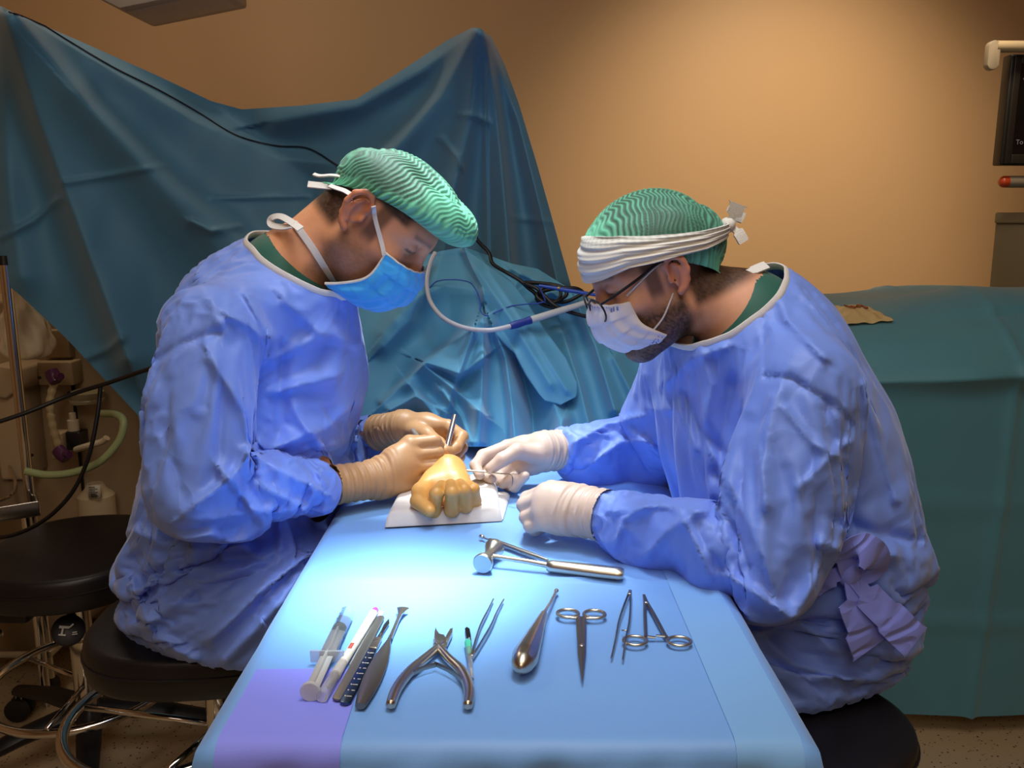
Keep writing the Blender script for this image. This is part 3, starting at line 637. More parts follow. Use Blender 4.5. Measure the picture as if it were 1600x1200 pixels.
GN = []; BL['scrub'] = .034; BR['scrub'] = .030
for nm, B, cp_, cn, hz in (('L', BL, cutL, nL, .590), ('R', BR, cutR, nR, .575)):
    V, Q = gown_shell(B, cp_, cn, hz, 0); o = put('surgical_gown', np_mesh(V, Q), m_gown)
    pin = np.zeros(len(V)); 
    nk = ((V-cp_) @ cn > -.016); pin[nk] = 1
    for pts, rs in B['slv']: pin[(np.linalg.norm(V-pts[-1], axis=1) < rs[-1]*1.35)] = 1
    pin = np.maximum(pin, (V[:, 2] < hz+.02)*.9)
    g = o.vertex_groups.new(name='pin')
    for val in (1.0, .9):
        ids = np.nonzero(np.isclose(pin, val))[0]; g.add([int(i) for i in ids], val, 'REPLACE')
    c = Clay(np.array(B['spine']+B['sh']+B['el']+B['wr']+B['knee']).min(0)-.2, np.array(B['spine']+B['sh']+B['el']+B['wr']+B['knee']).max(0)+.2, .012)
    body_clay(c, B, False, .004); cv, cq = c.surface(1); col = put('collider', np_mesh(cv, cq), None); cm = col.modifiers.new('c', 'COLLISION'); col.collision.thickness_outer = .006; col.collision.cloth_friction = 12
    cl = o.modifiers.new('cloth', 'CLOTH'); s = cl.settings; s.quality = 4; s.mass = .12; s.tension_stiffness = 14; s.compression_stiffness = 14; s.shear_stiffness = 6; s.bending_stiffness = .22
    s.air_damping = 2.5; s.vertex_group_mass = 'pin'; s.pin_stiffness = 1; s.shrink_min = -.095; s.tension_damping = 4; s.compression_damping = 4; s.shear_damping = 4
    cl.collision_settings.collision_quality = 2; cl.collision_settings.distance_min = .004; cl.collision_settings.use_self_collision = False
    cl.point_cache.frame_start = 1; cl.point_cache.frame_end = 40
    GN.append([o, col, B, cp_, cn, hz, Q])
NF = 26
for f in range(1, NF+1): SC.frame_set(f)
dg = bpy.context.evaluated_depsgraph_get()
for G in GN:
    o = G[0]; me = bpy.data.meshes.new_from_object(o.evaluated_get(dg)); n = len(me.vertices); v = np.empty(n*3, np.float32); me.vertices.foreach_get('co', v); G.append(v.reshape(-1, 3).astype(float))
for G in GN:
    o, col = G[0], G[1]; me = o.data; o.modifiers.clear(); me.vertices.foreach_set('co', G[7].astype(np.float32).ravel()); me.update()
    cd = col.data; bpy.data.objects.remove(col); bpy.data.meshes.remove(cd)
SC.frame_set(1)
def subdiv(V, Q):
    E = np.vstack([Q[:, [i, (i+1) % 4]] for i in range(4)]); S = np.sort(E, 1); u, inv = np.unique(S, axis=0, return_inverse=True); inv = inv.ravel()
    n = len(V); m = len(Q); ev = V[u].mean(1); fv = V[Q].mean(1); e = inv.reshape(4, m).T + n; f = np.arange(m) + n + len(u)
    Q2 = np.vstack([np.stack([Q[:, i], e[:, i], f, e[:, (i-1) % 4]], 1) for i in range(4)])
    return np.vstack([V, ev, fv]), Q2
def crumple(V, N, amp, seed, scale=1.0):
    """facets of a paper-like cloth: folded plane waves with wandering phase"""
    r = np.random.RandomState(seed); h = np.zeros(len(V))
    for k in range(9):
        d = r.randn(3); d /= np.linalg.norm(d); fr = scale*r.uniform(7, 22); ph = .9*np.sin(V @ (r.randn(3)*9) + r.rand()*6)+.6*np.sin(V @ (r.randn(3)*17))
        t = V @ d*fr + ph + r.rand()*9; tri = np.abs((t/3.1416) % 2 - 1); g = smooth01(np.sin(V @ (r.randn(3)*8)+r.rand()*6), -.1, .8); h += (tri-.5)*g/fr*10
    return V + N*(h*amp)[:, None]
def fold_on(V, N, folds, ymax):
    """creases and ridges at their places on the side of the cloth that faces the room"""
    px, py = project(V); view = V-np.array([0, 0, CZ]); view /= np.linalg.norm(view, axis=1, keepdims=True)
    face = smooth01(-(N*view).sum(1), .02, .30); h = np.zeros(len(V))
    for f in folds:
        yl = f[-1] if isinstance(f[-1], tuple) else (0, 9); ff = f[:-1] if isinstance(f[-1], tuple) else f
        h += fold(px, py, *ff)*((V[:, 1] > yl[0]) & (V[:, 1] < yl[1]))
    return V - view*(h*face)[:, None]
FL = [([(242, 565), (285, 537), (346, 519)], 7, 4, -.007), ([(346, 519), (346, 600), (343, 735)], 3, 4, -.005), ([(356, 494), (390, 510), (417, 537)], 10, 4, .010), ([(383, 457), (400, 490), (417, 525)], 12, 5, .012),
    ([(440, 545), (436, 620), (432, 685), (417, 704)], 14, 9, -.016), ([(433, 614), (480, 600), (525, 590)], 14, 5, .012), ([(420, 704), (513, 667), (590, 605)], 16, 6, .016), ([(425, 560), (470, 540), (520, 520)], 14, 8, .010),
    ([(288, 800), (340, 760), (371, 735), (390, 704)], 5, 16, .014), ([(343, 735), (370, 765), (393, 796)], 12, 4, .012), ([(390, 704), (440, 735), (500, 765)], 5, 12, .012), ([(300, 815), (400, 800), (515, 800)], 10, 5, .008),
    ([(400, 715), (410, 760), (470, 790)], 6, 10, .010), ([(330, 560), (380, 640), (395, 700)], 20, 8, .010), ([(250, 580), (262, 680), (280, 770)], 10, 10, -.006), ([(210, 830), (260, 850), (330, 835)], 8, 14, .016),
    ([(200, 900), (290, 860), (380, 850)], 10, 16, .014), ([(330, 1000), (400, 930), (500, 850)], 14, 8, .018), ([(230, 980), (300, 920), (420, 870)], 18, 8, .012), ([(215, 940), (240, 1000), (300, 1030)], 12, 8, .014), ([(350, 1030), (420, 960), (470, 900)], 8, 12, .014),
    ([(300, 420), (330, 470), (345, 515)], 14, 10, .006), ([(475, 800), (490, 770), (480, 745)], 6, 6, .008), ([(505, 800), (512, 765), (500, 740)], 4, 6, .006), ([(445, 470), (500, 520), (560, 540)], 18, 8, .010), ([(460, 640), (500, 700), (560, 690)], 12, 8, .008)]
FR = [([(1198, 587), (1235, 590), (1309, 636), (1333, 667)], 4, 7, -.008), ([(1192, 488), (1195, 587)], 3, 3, -.004), ([(1071, 617), (1093, 667), (1130, 710), (1121, 784)], 9, 12, -.014), ([(1145, 600), (1130, 680), (1118, 740)], 10, 14, -.016),
    ([(1118, 722), (1161, 802), (1198, 889), (1213, 944)], 22, 5, .010), ([(1124, 790), (1155, 840), (1173, 889)], 6, 12, -.014), ([(1228, 636), (1272, 692), (1320, 716)], 4, 9, .006), ([(1250, 760), (1290, 720), (1325, 690)], 6, 9, .006),
    ([(1205, 620), (1185, 700), (1195, 790)], 12, 6, .010), ([(1303, 815), (1370, 835), (1432, 846)], 12, 6, -.014), ([(1285, 850), (1340, 870), (1400, 868)], 10, 10, .012), ([(960, 850), (975, 810), (1010, 790)], 6, 9, .010),
    ([(1010, 870), (1040, 830), (1090, 800)], 8, 10, .009), ([(1060, 800), (1085, 840), (1110, 900)], 6, 9, .009), ([(960, 800), (1030, 790), (1100, 800)], 9, 5, .008), ([(1140, 900), (1230, 960), (1300, 1010)], 8, 14, .016), ([(1160, 960), (1240, 1040), (1330, 1060)], 10, 12, .014),
    ([(1290, 640), (1330, 760), (1330, 850)], 12, 8, -.012), ([(1350, 600), (1375, 700), (1400, 780)], 12, 8, .008), ([(1210, 450), (1230, 500), (1290, 560)], 10, 6, .008), ([(1020, 640), (1060, 640), (1085, 700)], 10, 8, .010), ([(1040, 600), (1080, 560), (1130, 545)], 10, 6, .009),
    ([(900, 690), (950, 660), (1000, 650)], 5, 8, .010), ([(930, 720), (970, 690), (1010, 690)], 5, 8, .010), ([(960, 640), (980, 670), (1020, 700)], 6, 9, .009), ([(1090, 540), (1110, 600), (1100, 660)], 10, 6, .008), ([(1280, 900), (1240, 970), (1180, 990)], 8, 14, .012)]
for G, man, fl_, sd in zip(GN, (manL, manR), (FL, FR), (5, 11)):
    o, B, cp_, cn, hz, Q, V = G[0], G[2], G[3], G[4], G[5], G[6], G[7]
    V, Q = subdiv(V, Q); V = relax(V, Q, .5); N = normals(V, Q); pinz = smooth01(-((V-cp_) @ cn), .0, .03)
    V = crumple(V, N, .0046, sd, .8); N = normals(V, Q); V = crumple(V, N, .0017, sd+3, 2.3); N = normals(V, Q); V = fold_on(V, N, [(p_, a_, b_, c_*(1.6 if c_ > 0 else 1.1)) for p_, a_, b_, c_ in fl_], 9)
    tree = BVHTree.FromPolygons([tuple(p) for p in (VL if B['dir'] > 0 else VR)], [tuple(int(i) for i in q) for q in (QL if B['dir'] > 0 else QR)])
    for i in range(len(V)):                                         # nothing of the figure may show through its gown
        h_ = tree.find_nearest(Vector(V[i]), .06)
        if h_[0] is not None and (Vector(V[i])-h_[0]).dot(h_[1]) < .003: V[i] = np.array(h_[0]+h_[1]*.0045)
    low = V[:, 2] < .775                                            # the skirt stops at the hanging edge of the table sheet
    if B['dir'] > 0:
        lim = TX0-.022+np.clip(V[:, 2]-.775, 0, 1)*.9; soft = (V[:, 2] < .90) & (V[:, 1] > 1.35) & (V[:, 1] < 1.54) & (V[:, 0] > lim); V[:, 0] = np.where(soft, lim, V[:, 0])
    if B['dir'] > 0: V[:, 0] = np.where(low & (V[:, 0] > TX0-.022), TX0-.022, V[:, 0])
    else: V[:, 0] = np.where(low & (V[:, 0] < TX1+.022), TX1+.022, V[:, 0])
    me0 = o.data; o.data = np_mesh(V, Q); o.data.materials.append(m_gown); bpy.data.meshes.remove(me0); o.data.polygons.foreach_set('use_smooth', [True]*len(o.data.polygons)); o.vertex_groups.clear()
    o.parent = man; G.append((V, Q))
    L = max((l for l in loops_of(Q) if np.linalg.norm(V[l].mean(0)-cp_) < .16), key=len); Lp = V[L]
    for _ in range(25): Lp = .5*Lp + .25*(np.roll(Lp, 1, 0)+np.roll(Lp, -1, 0))
    V[L] = Lp
    for pts, rs in B['slv']:                                        # even out the cuff hems
        for l in loops_of(Q):
            if len(l) > 8 and np.linalg.norm(V[l].mean(0)-pts[-1]) < .06:
                q_ = V[l]
                for _ in range(15): q_ = .5*q_+.25*(np.roll(q_, 1, 0)+np.roll(q_, -1, 0))
                V[l] = q_
    o.data.vertices.foreach_set('co', V.astype(np.float32).ravel()); o.data.update()
    MB().tube(Lp[::3], (.0026, .0058) if 0 else [(.0030, .0062)]*len(Lp[::3]), 8, up=cn, closed=True).build('neck_binding', m_white, man)
    # scrub shirt showing in the neck opening
    c = Clay(np.array(B['sh']).min(0)-.2, np.array(B['sh']).max(0)+.25, .0045)
    c.chain(B['spine'][2:], [r+.005 for r in B['spr'][2:]], .03, .05)
    for S in B['sh']: c.cone(B['spine'][-2], S, .070, .057, .04)
    v, q = c.surface(2); t = (v-cp_) @ cn; n2 = np.array((cn[0]*.8, cn[1]*.0, cn[2])); n2 /= np.linalg.norm(n2); v, q = compact(v, q, (t > -.045) & ((v-cp_) @ n2 < B['scrub']))
    put('scrub_shirt', np_mesh(v, q), m_scrub, man)
m_tan = mat('tan_latex', 'bf9468', .42, noise=.10, nscale=30, bump=.10, bscale=160, sss=.05)
m_pale = mat('pale_latex', 'd3c0b2', .42, noise=.12, nscale=22, dark='c0a594', bump=.12, bscale=160, sss=.08)
glove('glove', HL1, m_tan, manL, label='tan rubber glove, back of the hand showing'); glove('glove', HL2, m_tan, manL, label='tan rubber glove in a pen grip')
glove('glove', HR1, m_pale, manR, band=.012, label='pale rubber glove closed to a fist'); glove('glove', HR2, m_pale, manR, band=.015, label='pale rubber glove, palm showing')
# patient: one arm in view, palm up
cp = Clay((-.35, 1.2, .70), (.02, 1.98, 1.05), .0022); HP['tk'] = .004; hand_clay(cp, HP, 0, .0014)
cp.chain([HP['wrist'], WY(683, 722, 1.50), WY(668, 708, 1.60), WY(652, 688, 1.70), WY(640, 656, 1.80), WY(630, 640, 1.93)], [.024, .028, .033, .037, .042, .044], .02, .02)
cp.ell((HP['wrist']+HP['fingers'][0][0])/2+np.array([-.008, 0, .008]), (.018, .03, .014), None, .012)
V, Q = cp.surface(1)
iod = smooth01(-V[:, 1], -1.62, -1.52); C = np.array(lin('c9977c'))*(1-iod[:, None]) + np.array(lin('dba45a'))*iod[:, None]
tip = smooth01(-V[:, 1], -1.335, -1.30); C = C*(1-.35*tip[:, None]) + np.array(lin('c98a35'))*.35*tip[:, None]
me = np_mesh(V, Q); set_color(me, 'tint', C); patient = put('person', me, skin_mat('patient_skin', .42, .10)); tag(patient, 'patient under the drapes, only the forearm and yellow-stained closed hand showing', 'person')
pc = HP['wrist']; wd = MB(); wd.tube([WY(686, 742, 1.375)+np.array([0, 0, .012]), WY(692, 738, 1.385)+np.array([0, 0, .012]), WY(700, 736, 1.392)+np.array([0, 0, .012])], [.002, .004, .002], 8); wd.build('incision', mat('blood', '9c2418', .25), patient)
# ------------------------------------------------------------------ caps, masks, bands, glasses
from mathutils.bvhtree import BVHTree
def bvh_of(V, Q): return BVHTree.FromPolygons([tuple(p) for p in V], [tuple(int(i) for i in q) for q in Q])
def on_surface(tree, pts, off, samples=10):
    """lay a line given by photo positions onto a surface"""
    out = []; last = None
    for px, py in spline(np.array(pts, float), samples):
        d = Vector(ray(px, py)).normalized(); h = tree.ray_cast(Vector((0, 0, CZ)), d)
        if h[0] is not None: last = (np.array(h[0]) + np.array(h[1])*off, np.array(h[1]), np.linalg.norm(np.array(h[0])-[0, 0, CZ]))
        if h[0] is not None: out.append((last[0], last[1]))
    return out
def ribbon(path, width, thick, name, m, parent, fixed=None):
    P = np.array([p for p, n in path]); Nn = np.array([n for p, n in path])
    for _ in range(3): P[1:-1] = .5*P[1:-1]+.25*(P[:-2]+P[2:]); Nn[1:-1] = .5*Nn[1:-1]+.25*(Nn[:-2]+Nn[2:])
    mb = MB(); V = []; n = len(P)
    for i in range(n):
        t = P[min(i+1, n-1)]-P[max(i-1, 0)]; t /= np.linalg.norm(t)+1e-9; u = Nn[i]-t*(Nn[i]@t); u /= np.linalg.norm(u)+1e-9; s = np.cross(t, u)
        w = width[i*(len(width)-1)//(n-1)] if isinstance(width, list) else width
        V += [P[i]+s*w+u*thick, P[i]-s*w+u*thick, P[i]-s*w-u*thick, P[i]+s*w-u*thick]
    Fc = [(i*4+k, i*4+(k+1) % 4, i*4+4+(k+1) % 4, i*4+4+k) for i in range(n-1) for k in range(4)] + [(0, 1, 2, 3), (n*4-1, n*4-2, n*4-3, n*4-4)]
    return mb.add(V, Fc).build(name, m, parent)
def cap_mat():
    N = NT('cap_net'); a = N.n('ShaderNodeAttribute', attribute_name='tint'); N.l(a.outputs['Color'], N.b.inputs['Base Color'])
    tc = N.n('ShaderNodeTexCoord'); t = N.n('ShaderNodeTexNoise', Scale=700.0, Detail=2.0); N.l(tc.outputs['Object'], t.inputs['Vector'])
    bp = N.n('ShaderNodeBump', Strength=.35, Distance=.0008); N.l(t.outputs['Fac'], bp.inputs['Height']); N.l(bp.outputs['Normal'], N.b.inputs['Normal'])
    N.b.inputs['Roughness'].default_value = .6; N.b.inputs['Sheen Weight'].default_value = .3; N.b.inputs['Sheen Tint'].default_value = (.5, 1, .8, 1); return N.m
m_cap = cap_mat()
def cap(R, O, rim, c0, rad, puff, parent, pleat_axis, seed, fr=0):
    """bouffant clip cap: pleated net shell from the gathered rim to the crown; rim(az) gives the rim point in head coordinates"""
    nu, nv = 300, 130; P = np.zeros((nu, nv, 3)); C = np.zeros((nu, nv, 3)); r = np.random.RandomState(seed)
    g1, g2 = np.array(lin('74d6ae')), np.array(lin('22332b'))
    for i in range(nu):
        az = 2*math.pi*i/nu; rp = np.array(rim(az)); top = np.array((c0[0]-.01, 0, c0[2]+rad[2]))
        v = np.linspace(0, 1, nv); a0 = rp-np.array(c0); e0 = math.asin(np.clip(a0[2]/rad[2], -.95, .9))
        el = e0 + (math.pi/2-e0)*v; dirx, diry = math.cos(az), math.sin(az)
        rx_ = rad[0]+fr*max(dirx, 0)**1.5; base = np.stack([c0[0]+rx_*np.cos(el)*dirx, c0[1]+rad[1]*np.cos(el)*diry, c0[2]+rad[2]*np.sin(el)+fr*.8*max(dirx, 0)*np.cos(el)*np.sin(np.clip(el, 0, 2))], -1)
        bl = (1-smooth01(v, 0, .16))[:, None]; Pp = base*(1-bl)+(rp[None]+np.array([0, 0, 1])*0)*bl
        out = np.stack([np.cos(el)*dirx/rad[0], np.cos(el)*diry/rad[1], np.sin(el)/rad[2]], -1); out /= np.linalg.norm(out, axis=1, keepdims=True)
        pf = puff(az)*np.sin(np.clip(v/.55, 0, 1)*math.pi)**.8*(v < .55)          # bag of slack above the elastic
        Pp = Pp + out*pf[:, None]
        # pleats run across the head from ear to ear, wavering; gathers radiate at the rim
        s = Pp @ np.array(pleat_axis); wav = .0035*np.sin(Pp[:, 1]*95+Pp[:, 2]*60+1.3)+.0022*np.sin(Pp[:, 1]*210+Pp[:, 0]*50)+.002*np.sin(Pp[:, 2]*170)
        pl = np.abs(((s+wav)/.0072) % 1 - .5)*2; am = smooth01(v, .10, .25)
        ga = .5+.5*np.sin(az*60+2*np.sin(az*13)+v*4); gm = (1-smooth01(v, .05, .30))
        P[i] = Pp + out*((pl-.5)*.0020*am + (ga-.5)*.0050*gm)[:, None]
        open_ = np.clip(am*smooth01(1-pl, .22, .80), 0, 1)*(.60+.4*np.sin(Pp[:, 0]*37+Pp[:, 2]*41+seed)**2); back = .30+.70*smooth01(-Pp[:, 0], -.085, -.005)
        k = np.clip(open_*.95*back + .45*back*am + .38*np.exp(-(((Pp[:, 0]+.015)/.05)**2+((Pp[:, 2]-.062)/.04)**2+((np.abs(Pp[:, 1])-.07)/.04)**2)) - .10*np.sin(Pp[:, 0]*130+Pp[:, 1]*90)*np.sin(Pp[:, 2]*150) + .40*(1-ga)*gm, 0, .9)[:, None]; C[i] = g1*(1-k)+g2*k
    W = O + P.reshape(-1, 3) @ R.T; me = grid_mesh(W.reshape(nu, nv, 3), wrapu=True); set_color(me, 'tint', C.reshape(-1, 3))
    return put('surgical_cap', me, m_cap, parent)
def ell_rim(f, b, side, zs):
    """closed rim: front point f, back point b (x,z), half width, side sag"""
    def rim(az):
        c = math.cos(az); x = (f[0]+b[0])/2+(f[0]-b[0])/2*c; z = (f[1]+b[1])/2+(f[1]-b[1])/2*c + zs*math.sin(az)**2; return (x, side*math.sin(az), z)
    return rim
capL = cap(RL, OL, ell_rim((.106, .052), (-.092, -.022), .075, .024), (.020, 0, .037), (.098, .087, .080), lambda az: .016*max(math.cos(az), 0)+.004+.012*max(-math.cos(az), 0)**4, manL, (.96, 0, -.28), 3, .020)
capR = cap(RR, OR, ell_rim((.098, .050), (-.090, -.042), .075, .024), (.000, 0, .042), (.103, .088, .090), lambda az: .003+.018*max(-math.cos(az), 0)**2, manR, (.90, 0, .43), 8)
bL = bvh_of(VL, QL); bR = bvh_of(VR, QR)
def mask(R, O, cl, edge_top, edge_bot, mid_in, m, parent, name, seed, wid=.062):
    """pleated sheet from nose to chin wrapping to both cheeks; cl = points down the middle (x, z)"""
    nu, nv = 61, 57; P = np.zeros((nu, nv, 3)); c = spline([(a, 0, b) for a, b in cl], 20)[:, [0, 2]]; tt = np.linspace(0, 1, len(c))
    for i in range(nu):
        ph = -1+2*i/(nu-1); a = abs(ph)
        for j in range(nv):
            v = j/(nv-1); cx, cz = np.interp(v, tt, c[:, 0]), np.interp(v, tt, c[:, 1])
            ex = edge_top[0]*(1-v)+edge_bot[0]*v + mid_in*math.sin(v*math.pi); ez = edge_top[1]*(1-v)+edge_bot[1]*v
            kx = a**2.1; kz = a**1.25; pl = (v*4 % 1); st = (.0035*(pl) if .10 < v < .88 else 0)*(1-a**3)*(1 if v < .5 else 1)
            y = wid*math.sin(ph*math.pi/2*.92)/math.sin(math.pi/2*.92)*(1-.10*v)
            wr = .0012*math.sin(ph*17+v*9+seed)*math.sin(v*math.pi) + .0010*math.sin(ph*31-v*5)
            P[i, j] = (cx*(1-kx)+ex*kx+st+wr, y*(1+.02*st*100)+ (wr+st)*np.sign(ph)*a, cz*(1-kz)+ez*kz - .0)
    W = O + P.reshape(-1, 3) @ R.T; W = W.reshape(nu, nv, 3); o = put(name, grid_mesh(W), m, parent)
    sm = o.modifiers.new('t', 'SOLIDIFY'); sm.thickness = .0012; return o, W
m_bmask = cloth('blue_mask_cloth', '38a8f0', rough=.7, crease=.15, cscale=30, nz=.05); m_wmask = cloth('white_mask_cloth', 'd9d7e2', rough=.7, crease=.15, cscale=30, nz=.03)
mkL, WL = mask(RL, OL, [(.119, -.008), (.131, -.028), (.134, -.058), (.120, -.092), (.090, -.120), (.048, -.130)], (.066, -.014), (.030, -.120), .022, m_bmask, manL, 'face_mask', 2, .066)
MB().tube(WL[0], .0022, 6).tube(WL[-1], .0022, 6).tube(WL[:, 0], .0016, 6).build('mask_binding', m_white, mkL)
mkR, WR = mask(RR, OR, [(.118, .006), (.129, -.022), (.128, -.050), (.113, -.078), (.088, -.096), (.060, -.102)], (.072, -.010), (.038, -.082), .012, m_wmask, manR, 'face_mask', 5, .064)
MB().tube(WR[0], .0013, 6).tube(WR[-1], .0013, 6).tube(WR[:, 0], .0012, 6).build('mask_binding', m_white, mkR)

m_dark = mat('black_plastic', '16161a', .35); m_print = mat('blue_print', '7f8fd0', .7)
# straps of the blue mask: one in front of the ear up to the cap, one round the neck to a knot
def first(p): return p[0][0] if p else None
ribbon(on_surface(bL, [(601, 398), (596, 375), (589, 348), (583, 322)], .003), .0032, .0008, 'mask_strap', m_white, mkL)
ribbon(on_surface(bL, [(524, 440), (505, 412), (484, 380), (462, 350)], .003), .0052, .0008, 'mask_strap', m_white, mkL)
kx = WY(452, 348, 1.33); up = np.array((0., -.5, .85))
def rib_pts(pts, n, s=8): return [(p, np.array(n, float)) for p in spline(pts, s)]
ribbon(rib_pts([WY(470, 358, 1.285), WY(455, 347, 1.31), WY(438, 338, 1.34), WY(424, 341, 1.35), WY(425, 352, 1.345), WY(445, 355, 1.32), WY(458, 352, 1.30)], (0, -.8, .6)), .0055, .0009, 'mask_tie', m_white, mkL)
ribbon(rib_pts([WY(520, 292, 1.33), WY(500, 290, 1.34), WY(481, 288, 1.34)], (0, -.8, .6)), .0055, .0012, 'mask_tie', m_white, mkL)
ribbon(rib_pts([WY(545, 278, 1.31), WY(520, 274, 1.335), WY(500, 275, 1.35), WY(490, 272, 1.355)], (0, -.6, .8)), .0030, .0012, 'mask_tie', m_white, mkL)
ribbon(rib_pts([WY(548, 304, 1.275), WY(538, 298, 1.285), WY(526, 294, 1.30), WY(515, 290, 1.32)], (0, -.8, .6)), .0035, .0010, 'mask_strap', m_white, mkL)
# ear loops of the white mask
for pts in ([(980, 463), (1000, 440), (1022, 418), (1038, 404)], [(1020, 516), (1036, 496), (1046, 474), (1051, 458)]):
    q = on_surface(bR, pts, .003); MB().tube([p for p, n in q], .0013, 6).build('ear_loop', m_white, mkR)
# gauze headband: strip of open weave round the cap, drawn to a knot behind
def gauze_mat():
    N = NT('gauze'); tc = N.n('ShaderNodeTexCoord'); a = N.n('ShaderNodeAttribute', attribute_name='tint')
    N.l(a.outputs['Color'], N.b.inputs['Base Color']); N.b.inputs['Roughness'].default_value = .85
    t = N.n('ShaderNodeTexNoise', Scale=600.0, Detail=2.0); N.l(tc.outputs['Object'], t.inputs['Vector']); bp = N.n('ShaderNodeBump', Strength=.5, Distance=.001); N.l(t.outputs['Fac'], bp.inputs['Height']); N.l(bp.outputs['Normal'], N.b.inputs['Normal']); return N.m
m_gauze = gauze_mat()
def WRp(u, v): return WR[min(int(u*(WR.shape[0]-1)), WR.shape[0]-1), int(v*(WR.shape[1]-1))]
nu, nv = 240, 60; G0 = np.zeros((nu, nv, 3)); GC = np.zeros((nu, nv, 3)); c0 = np.array((.000, 0, .042)); rad = np.array((.103, .088, .090))
for i in range(nu):
    az = 2*math.pi*i/nu; t = (1-math.cos(az))/2; v = np.linspace(0, 1, nv)
    zl = np.interp(t, [0, .25, .5, .75, 1], [.036, .040, .030, .016, .010]); zh = np.interp(t, [0, .25, .5, .75, 1], [.103, .088, .066, .045, .028])
    z = zl+(zh-zl)*v; q = np.clip((z-c0[2])/rad[2], -.9, .9); rr = np.sqrt(1-q*q)
    wr = .0016*np.sin(v*22+2*np.sin(az*2)+az)+.0008*np.sin(v*47+az*6); o_ = .0085+.012*t**2+.0015*np.sin(v*math.pi)
    x = c0[0]+(rad[0]*rr+o_+wr)*math.cos(az); y = (rad[1]*rr+o_+wr)*math.sin(az)
    G0[i] = np.stack([x-.004*t, y, z], -1); thin = smooth01(v, .62, .95)*.55*(.5+.5*np.sin(v*260))*(.6+.4*math.sin(az*180)); thin = thin+.08*(.5+.5*np.sin(v*60+az*3))
    GC[i] = np.array(lin('dcd9d2'))*(1-thin[:, None])+np.array(lin('4c7263'))*thin[:, None]
W = (OR + G0.reshape(-1, 3) @ RR.T).reshape(nu, nv, 3); me = grid_mesh(W, wrapu=True); set_color(me, 'tint', GC.reshape(-1, 3)); hb = put('gauze_headband', me, m_gauze, manR)
sm = hb.modifiers.new('t', 'SOLIDIFY'); sm.thickness = .0015
TR = lambda p: OR + RR @ np.array(p, float)
def plain_gauze(mb, name): 
    o = mb.build(name, mat('gauze_plain', 'd9d5cc', .85, bump=.4, bscale=400), hb); return o
plain_gauze(MB().ball(TR((-.125, .016, 0.024)), (.011, .012, .011)), 'knot')
for pts, w_ in (([(-.126, .018, 0.026), (-.138, .022, 0.036), (-.150, .024, 0.048)], [.005, .012, .016]), ([(-.126, .016, 0.022), (-.134, .022, 0.008), (-.136, .024, -0.010)], [.005, .009, .008]), ([(-.126, .014, 0.022), (-.144, .006, 0.028), (-.156, .0, 0.036)], [.005, .012, .014])):
    ribbon([(p, RR @ np.array((-.3, .9, .1))) for p in spline([TR(q) for q in pts], 6)], w_, .0012, 'gauze_tail', MATS['gauze_plain'], hb)
# glasses slid down the nose
gf = MB().tube([TR((.119, .012, .002)), TR((.123, 0, .006)), TR((.119, -.012, .002))], .0015, 8).build('glasses', m_dark, manR)
for sd in (1, -1): MB().tube([TR(q) for q in spline([(.112, sd*.062, .006), (.090, sd*.070, .010), (.050, sd*.0745, .018), (.008, sd*.079, .028), (-.008, sd*.080, .020)], 6)], .0021, 8).build('temple_arm', m_dark, gf)
for sd in (1, -1):
    ring = [TR((.117-.10*(.035-abs(.036+.023*math.cos(a)))*0-.006*math.cos(a), sd*(.036+.025*math.cos(a)), -.006+.019*math.sin(a))) for a in np.linspace(0, 2*math.pi, 33)[:-1]]
    MB().tube(ring, .0014, 8, closed=True).build('lens_rim', m_dark, gf)
    cen = np.mean(ring, 0); lens = MB(); lens.add(list(np.array(ring)*.98+cen*.02)+[cen], [(i, (i+1) % 32, 32) for i in range(32)])
    lens.build('lens', mat('lens_glass', 'f4f8ff', .02, trans=1, ior=1.02, alpha=.25), gf)
# printed emblem and tiny marks on the white mask
pm = MB()
def on_mask(u, v, o=.0016):
    a = WRp(u, v); c = OR + RR @ np.array((.03, 0, -.04)); d = a-c; return a + d/np.linalg.norm(d)*o
side = .90
for a in range(3):
    for b_ in range(3): 
        p = on_mask(.90-.018*a, .06+.022*b_); pm.box(p-.0011, p+.0011)
for k in range(13):
    for r_ in range(2): p = on_mask(.955-.030*k, .955-.05*r_-.012*(k % 2)); pm.box(p-.0007, p+.0007)
for k in range(10): p = on_mask(.60+.03*k, .045); pm.box(p-.0006, p+.0006)
pm.build('printed_marks', m_print, mkR, kind='stuff')
